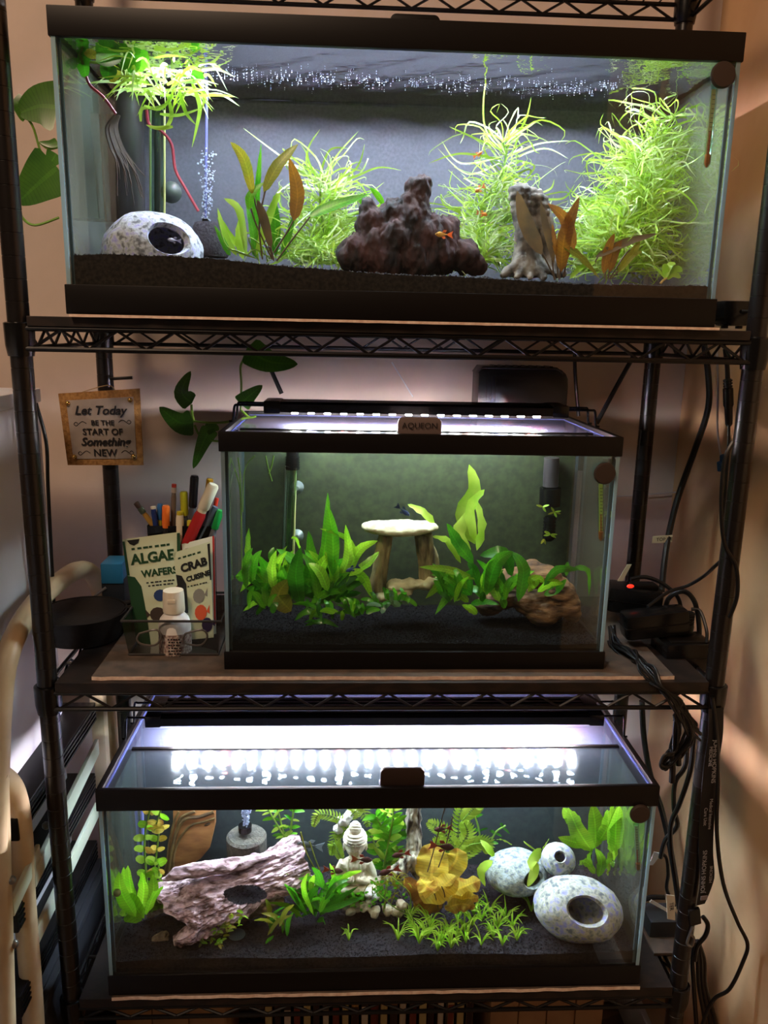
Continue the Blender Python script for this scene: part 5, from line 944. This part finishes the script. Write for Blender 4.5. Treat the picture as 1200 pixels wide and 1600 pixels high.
Y_, OR_, WC, GY = mm('yellow', (205, 190, 50)), mm('orange', (245, 120, 40)), mm('cream', (228, 218, 190)), mm('grey', (88, 92, 98))
pen('pencil', 'yellow pencil leaning out to the far left of the cup', (212, 785), (240, 822), 9, [(0, .55, 1, mm('pencil', (178, 136, 60)), 'shaft'), (.55, .78, 1.1, mm('ferrule', (70, 80, 60)), 'ferrule'), (.78, 1, 1, mm('eraser', (70, 50, 40)), 'eraser')], 6.7, 6.8)
pen('marker_pen', 'dark blue pen with white end by the leaning pencil', (239, 791), (245, 832), 9, [(0, .9, 1, mm('blue', (30, 50, 110)), 'barrel'), (.9, 1, .95, WC, 'cap_end')], 6.6)
pen('ballpoint_pen', 'light blue and yellow pen behind the orange highlighter', (250, 787), (249, 832), 9, [(0, .45, .9, Y_, 'barrel'), (.45, 1, 1, mm('sky', (60, 120, 180)), 'cap')], 6.9)
pen('highlighter', 'bright orange capped highlighter at the front of the cup', (259.5, 790), (259, 832), 12.5, [(0, .18, .9, mm('blackend', (30, 28, 28)), 'barrel'), (.18, 1, 1, OR_, 'cap')], 6.45)
pen('pencil', 'grey pencil with red eraser standing upright', (272, 756), (270, 832), 8.5, [(0, .82, 1, mm('greywood', (128, 112, 98)), 'shaft'), (.82, .93, 1.05, mm('band', (205, 190, 180)), 'ferrule'), (.93, 1, .9, mm('redtip', (190, 60, 50)), 'eraser')], 6.9)
pen('highlighter', 'yellow green highlighter cap standing over the cream pen', (287, 768), (290, 832), 12.5, [(0, .42, .8, GY, 'barrel'), (.42, 1, 1, mm('lime', (190, 190, 40)), 'cap')], 6.8)
pen('marker_pen', 'cream marker with yellow end in the middle of the cup', (281, 799), (281, 836), 13, [(0, .85, 1, WC, 'barrel'), (.85, 1, .8, Y_, 'cap_end')], 6.45)
pen('marker_pen', 'black permanent marker standing tallest in the cup', (304, 743), (299, 832), 14, [(0, .45, .9, mm('dgrey', (80, 80, 84)), 'barrel'), (.45, 1, 1, mm('black', (22, 20, 22), .2), 'cap')], 6.8)
pen('marker_pen', 'yellow capped short pen behind the red paint marker', (297, 813), (297, 840), 10, [(0, .6, .9, GY, 'barrel'), (.6, 1, 1, Y_, 'cap')], 6.5)
pen('paint_marker', 'large red paint marker with cream cap leaning right', (334, 757), (296, 842), 19, [(0, .5, 1, mm('red', (165, 34, 34)), 'barrel'), (.5, .56, .8, WC, 'collar'), (.56, 1, 1, WC, 'cap')], 6.1, 6.3)
pen('marker_pen', 'mustard ended purple pen behind the cream cap', (328, 748), (318, 830), 11, [(0, .8, 1, mm('purple', (60, 40, 60)), 'barrel'), (.8, 1, 1, mm('mustard', (200, 150, 40)), 'cap_end')], 7.0)
pen('ballpoint_pen', 'red ended slim pen beside the green marker', (339, 778), (328, 832), 7, [(0, .6, 1, GY, 'barrel'), (.6, 1, 1, mm('scarlet', (215, 60, 40)), 'cap')], 6.9)
pen('marker_pen', 'slate grey marker leaning right beside the red marker', (337, 792), (312, 842), 12, [(0, 1, 1, mm('slate', (84, 98, 112)), 'barrel')], 6.5)
pen('marker_pen', 'green capped marker at the far right of the cup', (345, 797), (330, 842), 12, [(0, .35, .85, GY, 'barrel'), (.35, 1, 1, mm('green', (30, 150, 70)), 'cap')], 6.3)
# filter box on the tank's back
t = thing('hanging_filter', 'black hang-on filter box behind the middle light bar', 'filter', P(815, 660, 12.6)); a, b, top = 5.9, 11.6, P(800, 574, 12).z
o = [(a, -9), (b, -9), (b, top-1.1)]+[(b-.9+.9*math.cos(x), top-.9+.9*math.sin(x)) for x in (.3, .7, 1.1, 1.57)]+[(a+.3, top), (a, top-.25)]
mk('body', G().prism(o, 11.75, 14.2), BLK2, t, bev=.12); mk('hood', G().prism([(a-.06, top-.4), (a+.25, top+.05), (b-.8, top+.05), (b-.3, top-.3), (b-.3, top-.42), (b-.85, top-.1), (a+.25, top-.1)], 11.7, 14.25), BLK2, t, bev=.05)
for i in range(8): mk('vent_slot', G().box((a+1+i*.5, 12.1, top+.05), (a+1.22+i*.5, 13.6, top+.1)), BLK, t, smooth=False)
for x in (.45, .75, 1.0): mk('ridge', G().box((a+x, 11.68, -6), (a+x+.1, 11.8, top-.5)), BLK2, t, bev=.03)
mk('silicone_line', G().tube(PP([(612, 566), (645, 620)], 13.4), .04, 5), mat('clear_line', (220, 225, 225), rough=.3), label='thin clear line slanting above the middle light bar', cat='line')
cord('short black rod slanting down to the left end of the light bar', [(420, 570), (440, 615)], .14, 12.5); cord('thick black cord slanting from shelf to the right tank corner', [(990, 556), (960, 610), (932, 662)], .15, 11.8); cord('black cord dropping behind the filter box', [(898, 550), (899, 590), (904, 650)], .12, 12.6)
# trailing pothos
def heart(t, pts, w, y, roll=.1): l = mk('leaf', leaf(G(), PP(pts, y), w, 'heart', roll, fold=.12, n=12), POTH, t); return l
t = thing('trailing_pothos', 'green pothos vine trailing beside the left of the small tank', 'plant', P(380, 640, 8))
for pts, w, r in (([(300, 630), (284, 612), (298, 580)], 1.15, .2), ([(302, 660), (280, 660), (249, 636)], 1.5, .1), ([(330, 668), (318, 690), (302, 732)], 1.05, .3), ([(322, 672), (334, 668), (342, 672)], .7, .1), ([(385, 545), (420, 565), (465, 569)], 1.7, .1), ([(376, 632), (388, 620), (410, 602)], 1.1, -.2)): heart(t, pts, w, 7.5, r)
for q in ([(376, 640), (377, 600), (376, 572), (384, 560), (395, 553)], [(390, 652), (350, 660), (320, 660), (300, 657)], [(355, 690), (330, 688), (312, 680), (304, 664)], [(376, 640), (390, 652), (400, 650)], [(303, 660), (300, 645), (299, 632)]): mk('stem', G().tube(PP(q, 7.6), .07, 6, smooth=5), STEMG, t)
t = thing('trailing_pothos', 'dark pothos leaves between left post and the top shelf tank', 'plant', P(60, 330, 8))
for pts, w, r in (([(90, 168), (60, 166), (28, 178)], 2.6, .15), ([(90, 262), (62, 285), (26, 318)], 2.9, .1), ([(20, 156), (30, 165), (36, 190)], 1.0, .2), ([(90, 222), (78, 225), (62, 222)], .5, .1), ([(88, 240), (82, 250), (75, 262)], 1.0, .1)): heart(t, pts, w, 8.0, r)
for q in ([(28, 172), (50, 195), (65, 240), (85, 265)], [(28, 318), (35, 340), (55, 352), (92, 340)], [(62, 222), (75, 232), (90, 230)]): mk('stem', G().tube(PP(q, 8.1), .07, 6, smooth=5), STEMG, t)

# ================================================================ power gear at the right
LBL = mat('pale_label', (206, 204, 176), rough=.6)
def brick(name, label, c, hx, hy, hz_, rot, tilt=0, m=BLK2, cat='power adapter', bev=.18):
    R = Matrix.Rotation(rot, 3, 'Z') @ Matrix.Rotation(tilt, 3, 'Y'); t = thing(name, label, cat, Vector(c)-Vector((0, 0, hz_)))
    mk('casing', G().obox(c, R @ Vector((hx, 0, 0)), R @ Vector((0, hy, 0)), R @ Vector((0, 0, hz_))), m, t, bev=bev); mk('casing_seam', G().obox(c, R @ Vector((hx+.015, 0, 0)), R @ Vector((0, hy+.015, 0)), R @ Vector((0, 0, .03))), BLK, t, smooth=False); return t, R
c = P(990, 935, 7.2); t, R = brick('power_strip', 'black power strip with red lit switch behind the adapters', c, 1.6, 1.0, .8, -.25, .06, cat='power strip', bev=.3)
mk('switch_lamp', G().ball(P(985, 916, 6.1), (.22, .1, .12), 10, 6), mat('red_lamp', (255, 50, 30), emit=1.2), t); mk('outlet_block', G().box(c+Vector((-.2, -.5, .7)), c+Vector((1.3, .5, .95))), BLK, t, bev=.08)
c = P(1022, 972, 4.6); t, R = brick('power_adapter', 'long rounded black adapter lying across the other bricks', c, 1.85, .75, .75, .0, -.12, bev=.3)
c = P(1065, 1018, 4.2); t, R = brick('power_adapter', 'wide flat black adapter nearest the right post', c, 1.45, 1.1, .85, .05, 0); mk('ridge', G().obox(c+Vector((.1, 0, .86)), (1.1, 0, 0), (0, .8, 0), (0, 0, .05)), BLK, t, bev=.03)
c = P(1076, 970, 4.8); t = thing('power_plug', 'ribbed black plug standing on the flat adapter', 'plug', c-Vector((0, 0, .8)))
mk('strain_relief', G().lathe(c, [(.3, -.9), (.34, -.3)]+[(r, -.25+.16*i+d) for i in range(5) for r, d in ((.32, 0), (.32, .08), (.24, .09), (.24, .15))], 14), RUB, t)
t = thing('cord_tag', 'pale folded cord tag above the red lit switch', 'tag', P(972, 905, 7)); mk('tag_paper', G().slab(PP([(965, 908), (973, 908), (987, 882), (980, 882)], 6.8), .03), LBL, t, smooth=False)
t = thing('cord_tag', 'pale label flag lettered TOP on the thick cord', 'tag', P(1035, 850, 9)); qq = PP([(1019, 849), (1050, 847), (1051, 836), (1020, 838)], 9.0); mk('tag_paper', G().slab(qq, .04), LBL, t, smooth=False); text(t, 'TOP HE', .3, (qq[0]+qq[2])/2+Vector((.12, -.02, 0)), qq[1]-qq[0], qq[3]-qq[0], INK)
cord('thick black cord sweeping down from shelf to the adapters', [(1100, 535, 10.5), (1107, 590, 10.5), (1106, 640, 10.2), (1085, 705, 9.8), (1060, 775, 9.4), (1045, 835, 9.2), (1038, 880, 8.6), (1034, 925, 8)], .19)
t = thing('inline_connector', 'black barrel connector hanging on a cord by the right post', 'connector', P(1139, 665, 6)); a, b = P(1137, 592, 6), P(1139, 666, 6); d = b-a
mk('barrel', G().tube([a, a+d*.18, a+d*.2, a+d*.55, a+d*.6, a+d*.95, b], [.2, .2, .28, .28, .22, .2, .12], 14), RUB, t)
for i in range(3): mk('ring', G().tube([a+d*(.02+.06*i), a+d*(.05+.06*i)], .25, 14), RUB, t)
mk('wire', G().tube(PP([(1133, 545), (1136, 570), (1137, 594)], 6), .13, 8, smooth=3), RUB, t); mk('wire', G().tube(PP([(1139, 664), (1138, 700), (1134, 760), (1130, 830), (1140, 890), (1150, 930), (1142, 952)], 3.0), .08, 8, smooth=6), RUB, t)
t = thing('air_line', 'thin clear air line ending in a blue check valve', 'air line', P(1132, 735, 7)); mk('tubing', G().tube(PP([(1120, 548), (1122, 600), (1121, 670), (1127, 716)], 7), .06, 8, smooth=5), mat('clear_tubing', (190, 185, 190), rough=.2, leaf=.5), t); mk('check_valve', G().tube(PP([(1129, 710), (1129, 721), (1126, 723), (1126, 736)], 7), [.16, .16, .22, .18], 12), mat('blue_valve', (40, 90, 140), rough=.3, leaf=.3), t)
cord('thin white cable strung along the wall behind the right posts', [(905, 778, 16.8), (960, 776, 16.8), (1060, 769, 17), (1100, 766, 17.2), (1150, 760, 14), (1200, 745, 9)], .05, m=mat('white_cable', (205, 195, 195), rough=.5))
cord('thin black cord hanging loose along the right post', [(1145, 690, -.2), (1132, 720, -.3), (1127, 790, -.4), (1132, 850, -.4), (1150, 885, -.5), (1152, 930, -.5), (1140, 965, -.3)], .1)
cord('black cord curving from the flat adapter up to the post', [(1012, 948, 4.2), (1045, 925, 5), (1075, 915, 5), (1100, 900, 4), (1118, 884, 2.4), (1142, 862, 2)], .1)
cord('black cord arching over the adapters to the shelf', [(985, 905, 6.6), (1010, 902, 6.6), (1040, 915, 6.4), (1062, 940, 6), (1064, 990, 5.6)], .12)
cord('black cord looping from power strip to the right', [(1036, 968, 6.2), (1045, 935, 6), (1068, 924, 5.6), (1085, 940, 5.4), (1092, 975, 5.2), (1092, 1005, 5)], .15); cord('thin black cord bending behind the ribbed plug', [(1080, 952, 5), (1094, 955, 4.8), (1104, 985, 4), (1104, 1005, 3.4)], .1)
for i in range(9):
    j = lambda s: random.uniform(-s, s)
    cord('one of the thin black cords spilling over the shelf edge', [(955+j(5), 990+j(20), 5), (962+j(6), 1015+j(12), 4), (985+j(10), 1025+j(14), 2.4), (1012+j(14), 1052+j(12), .6), (1035+j(10), 1078+j(9), -.35), (1058+j(10), 1100+j(9), -.5), (1072+j(14), 1128+j(12), -.5), (1086+j(12), 1150+j(18), -.4)], .075, group='thin cords spilling over the middle shelf')
t = thing('cord_bundle', 'tied bundle of black cord hanging under the middle shelf', 'cord bundle', P(1055, 1220, -.3))
for i in range(7):
    j = lambda s: random.uniform(-s, s); mk('loop', G().tube(PP([(1052+j(6), 1120+j(6)), (1058+j(6), 1140), (1052+j(8), 1170+j(8)), (1040+j(8), 1185+j(8)), (1036+j(5), 1195), (1046+j(6), 1200+j(5)), (1060+j(8), 1170+j(10)), (1074+j(10), 1150+j(10)), (1082+j(6), 1130), (1068+j(8), 1115)], -.4+j(.25)), .075, 6, smooth=5), RUB, t)
mk('hanging_end', G().tube(PP([(1050, 1170), (1051, 1200), (1050, 1222)], -.4), [.12, .17, .17], 8), RUB, t); mk('plug', G().tube(PP([(1058, 1165), (1060, 1195)], -.2), [.2, .16], 10), RUB, t)
c = P(1146, 490, 3.2); t = thing('power_adapter', 'black plug-in adapter sitting right of the top shelf tank', 'power adapter', c-Vector((0, 0, .7)))
kk = [(-.8, .62), (.6, .62), (.85, .4), (.85, -.15), (.5, -.62), (-.4, -.62), (-.8, -.3)]; mk('casing', G().prism([(c.x+a, c.z+b) for a, b in kk], 2.6, 4.2), BLK2, t, bev=.12)
for x in (-.4, .35): mk('foot', G().box((c.x+x-.1, 3, c.z-.75), (c.x+x+.12, 3.4, c.z-.55)), BLK, t, bev=.03)
mk('cable', G().tube([c+Vector((.1, -.65, .1)), c+Vector((.6, -1.0, .05)), P(1178, 500, 1.6), P(1192, 530, .6), P(1205, 560, .2)], .09, 8, smooth=5), RUB, t)
cord('black cord dropping down behind the right post to the floor', [(1113, 1090, -.2), (1120, 1150, -.4), (1122, 1220, -.5), (1120, 1300, -.5), (1130, 1380, -.5), (1152, 1440, -.5), (1168, 1475, -.5), (1160, 1505, -.5), (1140, 1545, -.4), (1115, 1562, -.2), (1098, 1600, 0), (1085, 1660, 1)], .11)
cord('thick black cord behind the right side of the lowest tank', [(1003, 1095, 11), (1006, 1150, 11), (1016, 1210, 10.5), (1035, 1270, 10), (1050, 1340, 9), (1062, 1420, 8)], .2)
cord('black cord kinking behind the hanging cord bundle', [(1072, 1110, 3), (1072, 1190, 3), (1055, 1222, 3), (1053, 1262, 3), (1058, 1290, 3), (1040, 1312, 3.4), (1032, 1340, 3.6)], .14)
cord('black cord crossing the kinked one beside the post', [(1085, 1150, 2.4), (1078, 1205, 2.4), (1062, 1255, 2.4), (1048, 1290, 2.6), (1050, 1340, 3), (1060, 1400, 3)], .14)
cord('black cord looped through the white clip by the lowest tank', [(1023, 1335, 4), (1040, 1338, 4), (1044, 1365, 4), (1042, 1390, 4), (1054, 1415, 4)], .11); cord('black plug lead coming out from behind the lowest tank', [(1000, 1408, 5), (1018, 1402, 5), (1038, 1402, 5)], .16)
t = thing('cord_tag', 'white folded clip tag on cord by the lowest thermometer', 'tag', P(1018, 1352, 4)); mk('tag_paper', G().slab(PP([(1014, 1352), (1020, 1352), (1034, 1334), (1022, 1331)], 3.8), .04), WHT, t, smooth=False)
t = thing('cord_tag', 'cream hanging tag lettered TER behind the right post', 'tag', P(1048, 1437, 3)); qq = PP([(1043, 1436), (1055, 1438), (1054, 1400), (1041, 1398)], 2.9); mk('tag_paper', G().slab(qq, .05), mat('cream_tag', (230, 216, 190), rough=.6), t, smooth=False); text(t, 'TER', .34, (qq[0]+qq[2])/2+Vector((0, -.02, .1)), qq[0]-qq[3], qq[1]-qq[0], INK)
mk('tag_strip', G().slab(PP([(1015, 1410), (1042, 1425), (1042, 1420), (1018, 1406)], 3.6), .05), WHT, label='white strip of a cord tag lying on the lowest adapter', cat='tag', smooth=False)
c = P(1030, 1448, 4.6); t, R = brick('power_adapter', 'dark grey square adapter at the right end of the lowest shelf', Vector((c.x, 4.6, c.z-.2)), 1.0, .9, 1.3, 0, 0, m=mat('charcoal_plastic', (42, 42, 44), rough=.5)); mk('cable_hook', G().tube(PP([(1028, 1474), (1034, 1482), (1044, 1482)], 3.6), .07, 6, smooth=3), mat('grey_metal', (130, 128, 124), rough=.3, metal=.8), t)
cb = P(1030, 1500, 3.5); board('foam_scrap', 'narrow brown foam scrap under the lowest square adapter', cb.x-.9, cb.x+.9, 2.4, 6, -37.3, -37.12, MATTOP)
for i, (a, b) in enumerate(((1078, 1088), (1086, 1102), (1096, 1118), (1092, 1110))):
    cord(('leftmost', 'second from left', 'rightmost', 'third from left')[i]+' of four black cables dropping to the floor below the lanyard hook', [(1086+i*2, 1470, .9), (a+4, 1500, 1), (a+6, 1540, 1.4), (b, 1600, 2), (b+6, 1680, 2.4)], .13, group='cables dropping to the floor at the right post')
cord('black cable loop beside the lanyard buckle', [(1098, 1432, .2), (1106, 1445, .1), (1102, 1462, .1), (1090, 1478, .2), (1086, 1500, .6)], .13)
# lanyard
LAN = mat('black_lanyard', (16, 15, 17), rough=.6); LT = mat('grey_print', (150, 146, 146), rough=.6); t = thing('lanyard', 'black lettered lanyard hanging down the right front post', 'lanyard', P(1100, 1430, -.4))
pl = [(1120, 1108), (1119, 1150), (1112, 1200), (1107, 1260), (1104, 1330), (1106, 1375), (1096, 1415)]; pc, _ = crom([P(a, b, -.35) for a, b in pl], 6); g = G()
for i, p in enumerate(pc): w_ = .44 if i < 30 else .44-(i-30)*.03; g.v += [p+Vector((-w_, .0, 0)), p+Vector((w_, .15, 0)), p+Vector((w_, .19, 0)), p+Vector((-w_, .04, 0))]
for i in range(len(pc)-1):
    for k in range(4): l = (k+1) % 4; g.f.append((4*i+k, 4*i+l, 4*i+4+l, 4*i+4+k)); g.m.append(0)
mk('strap', g, LAN, t)
dn = P(1104, 1330, -.38)-P(1112, 1200, -.38)
for s, sz, px, py, d, xo in (('JOHNS HOPKINS', .34, 1116, 1190, 1, 0), ('MEDICINE', .26, 1110, 1182, 1, 0), ('Medical Intensive', .27, 1110, 1272, 1, 0), ('Care Unit', .27, 1102, 1276, 1, 0), ('JOHNS HOPKINS', .36, 1100, 1362, -1, 0), ('MEDICINE', .24, 1111, 1366, -1, 0)):
    u_ = dn*d; text(t, s, sz, P(px, py, -.5), u_, Vector((1, .1, 0))*d, LT)
mk('buckle', G().obox(P(1085, 1432, -.1), (.32, 0, .1), (0, .12, 0), (-.1, 0, .5)), BLK2, t, bev=.06); mk('patch', G().obox(P(1100, 1403, -.45), (.2, .03, 0), (0, .03, 0), (0, 0, .12)), mat('silver_patch', (130, 120, 124), rough=.4), t); mk('hook', G().tube(PP([(1082, 1448), (1076, 1465), (1074, 1475), (1081, 1478), (1084, 1466), (1079, 1460)], -.1), .08, 8, smooth=4), MATS['grey_metal'], t)

# ================================================================ left of the rack and below it
APP = mat('white_enamel', (226, 224, 226), (216, 214, 218), rough=.35, scale=2); t = thing('white_cabinet', 'tall white enamelled cabinet side left of the rack', 'cabinet', (-24, 2, -ZB))
zt = PX(63, 606, -20.4).z; ye = PX(63, 650, -20.4).y
mk('carcass', G().box((-34, -14, -ZB+2), (-20.4, ye, zt-.8)), APP, t, bev=.12); mk('top_panel', G().box((-34.2, -14.2, zt-.8), (-20.3, ye+.1, zt)), APP, t, bev=.1); mk('plinth', G().box((-33, -13, -ZB), (-21, ye-1, -ZB+2)), BLK, t)
cord('thin black cable hanging down beside the left post', [(56, 630, 6), (72, 690, 6), (75, 760, 6), (80, 860, 6), (84, 940, 6.4)], .1)
LX = -18.9; t = thing('step_ladder', 'cream tubular folding step ladder with black treads left of the rack', 'ladder', (LX, 2, -ZB))
hp = [PX(a, b, LX) for a, b in ((-8, 1330), (-4, 1200), (0, 1110), (8, 1040), (28, 985), (60, 938), (100, 903), (122, 891), (140, 893), (152, 912), (158, 940), (162, 980), (166, 1050))]
hp += [Vector((LX, hp[-1].y+.3, -40)), Vector((LX, hp[-1].y+.5, -ZB))]; mk('hand_rail', G().tube(hp, .56, 14, smooth=6), CREAM, t)
y0_ = PX(30, 1400, LX).y; mk('front_leg', G().tube([PX(-6, 1210, LX), PX(12, 1222, LX), PX(26, 1250, LX), PX(34, 1310, LX), PX(38, 1400, LX), PX(50, 1560, LX), PX(54, 1640, LX)], .56, 14, smooth=5), CREAM, t); mk('front_leg', G().tube([PX(-4, 1200, LX), PX(2, 1400, LX), PX(8, 1600, LX), PX(10, 1660, LX)], .5, 14, smooth=4), CREAM, t)
for a, b, h in (((52, 1373), (152, 1166), .55), ((57, 1462), (152, 1264), .5), ((18, 1420), (60, 1330), .45)):
    p, q2 = PX(*a, LX+.4), PX(*b, LX+.4); mk('side_brace', G().obox((p+q2)/2, (q2-p)/2, (.12, 0, 0), (0, 0, h)), mat('pale_green_cream', (216, 218, 190), rough=.4), t, bev=.06)
for z, ya, yb in ((-24.9, -1.5, 11.5), (-29.5, -2.5, 10.5), (-34.2, -3, 10)):
    tr = mk('tread', G().box((-21.2, ya, z-1.3), (-18.75, yb, z)), BLK, t, bev=.08)
    for i in range(4): mk('tread_rib', G().box((-18.8, ya+.2, z-.25-.3*i), (-18.68, yb-.2, z-.12-.3*i)), BLK2, tr, bev=.02)
    mk('worn_edge', G().box((-21.2, ya-.03, z-.06), (-19.6, ya+.05, z+.02)), mat('worn_white', (150, 140, 132), rough=.8), tr)
for a, b in ((72, 1290), (18, 1375), (22, 1475)): mk('rivet', G().ball(PX(a, b, LX+.5), .22, 10, 6), mat('grey_rivet', (140, 136, 126), rough=.3, metal=.7), t)
mk('back_leg', G().box((LX-.5, 12.2, -ZB), (LX+.4, 13.1, -24)), CREAM, t, bev=.15)
t = thing('storage_box', 'dark grey plastic box standing left of the lowest tank', 'box', (-20, 6, -ZB)); GB = mat('dark_grey_plastic', (46, 46, 50), (36, 36, 40), rough=.6, scale=6)
mk('box_body', G().box((-23, -1.5, -ZB), (-18.5, 11.2, -37.2)), GB, t, bev=.2); mk('lid', G().box((-23.1, -1.7, -37.2), (-18.4, 11.4, -36.6)), GB, t, bev=.12); mk('lid_rib', G().box((-22.5, -1, -36.6), (-18.8, 11, -36.45)), GB, t, bev=.05)
# books
cols = [(196, 160, 116), (40, 34, 32), (52, 44, 40), (60, 56, 52), (44, 40, 40), (70, 66, 62), (90, 84, 76), (44, 58, 40), (92, 92, 84), (176, 128, 70), (60, 50, 44), (190, 132, 62), (196, 168, 120), (120, 80, 50), (184, 130, 66), (70, 60, 56), (92, 36, 44), (116, 48, 54), (150, 110, 74), (198, 168, 120), (110, 92, 70), (176, 150, 112)]
names = ['cream', 'black', 'dark brown', 'charcoal', 'blackish', 'grey brown', 'taupe', 'dark green', 'sage grey', 'ochre', 'umber', 'amber', 'pale tan', 'russet', 'honey', 'smoke grey', 'maroon', 'wine red', 'caramel', 'straw', 'olive brown', 'beige']
x, xe = P(412, 1590, 6.5).x, P(742, 1590, 6.5).x; wd = (xe-x)/len(cols); PAGE = mat('book_pages', (215, 200, 170), rough=.9)
for i, (c_, n_) in enumerate(zip(cols, names)):
    w_ = wd*random.uniform(.8, .98); h = 9.6+random.uniform(-.5, .5); y_ = 6.5+random.uniform(-.15, .35); z_ = -52.1; bk_ = thing('book', 'upright %s spined book on the bottom shelf' % n_, 'book', (x+w_/2, y_, z_), 'row of books on the bottom shelf'); m = mat('spine_%d' % i, c_, rough=.6)
    mk('cover', G().add([(x, y_, z_), (x+w_, y_, z_), (x+w_, y_, z_+h), (x, y_, z_+h)], []).box((x, y_, z_), (x+w_, y_+.06, z_+h)).box((x, y_, z_), (x+.06, y_+5.5, z_+h)).box((x+w_-.06, y_, z_), (x+w_, y_+5.5, z_+h)), m, bk_, smooth=False)
    mk('pages', G().box((x+.06, y_+.06, z_+.1), (x+w_-.06, y_+5.3, z_+h-.15)), PAGE, bk_, smooth=False); mk('title_band', G().box((x+.08, y_-.012, z_+h*.45), (x+w_-.08, y_, z_+h*.8)), mat('band_%d' % (i % 4), ((200, 180, 120), (60, 40, 34), (214, 200, 176), (130, 60, 40))[i % 4], rough=.6), bk_, smooth=False); x += wd
TAN = mat('tan_drawer_wood', (186, 146, 104), (170, 130, 92), rough=.6, scale=5)
def crate(label, x0, x1, y0, n):
    t = thing('wooden_box', label, 'box', ((x0+x1)/2, y0+3, -52.2)); w_ = (x1-x0)/n
    mk('box_body', G().box((x0, y0+.2, -52.1), (x1, y0+6, -42.2)), TAN, t, bev=.05)
    for i in range(n): mk('board', G().box((x0+i*w_+.04, y0, -52.1), (x0+(i+1)*w_-.04, y0+.22, -42.2)), TAN, t, bev=.04)
crate('tan wooden box on the bottom shelf right of the books', P(765, 1590, 5.5).x, P(942, 1590, 5.5).x, 5.5, 4); crate('tan wooden box on the bottom shelf left of the books', P(180, 1590, 5.5).x, P(352, 1590, 5.5).x, 5.5, 3)
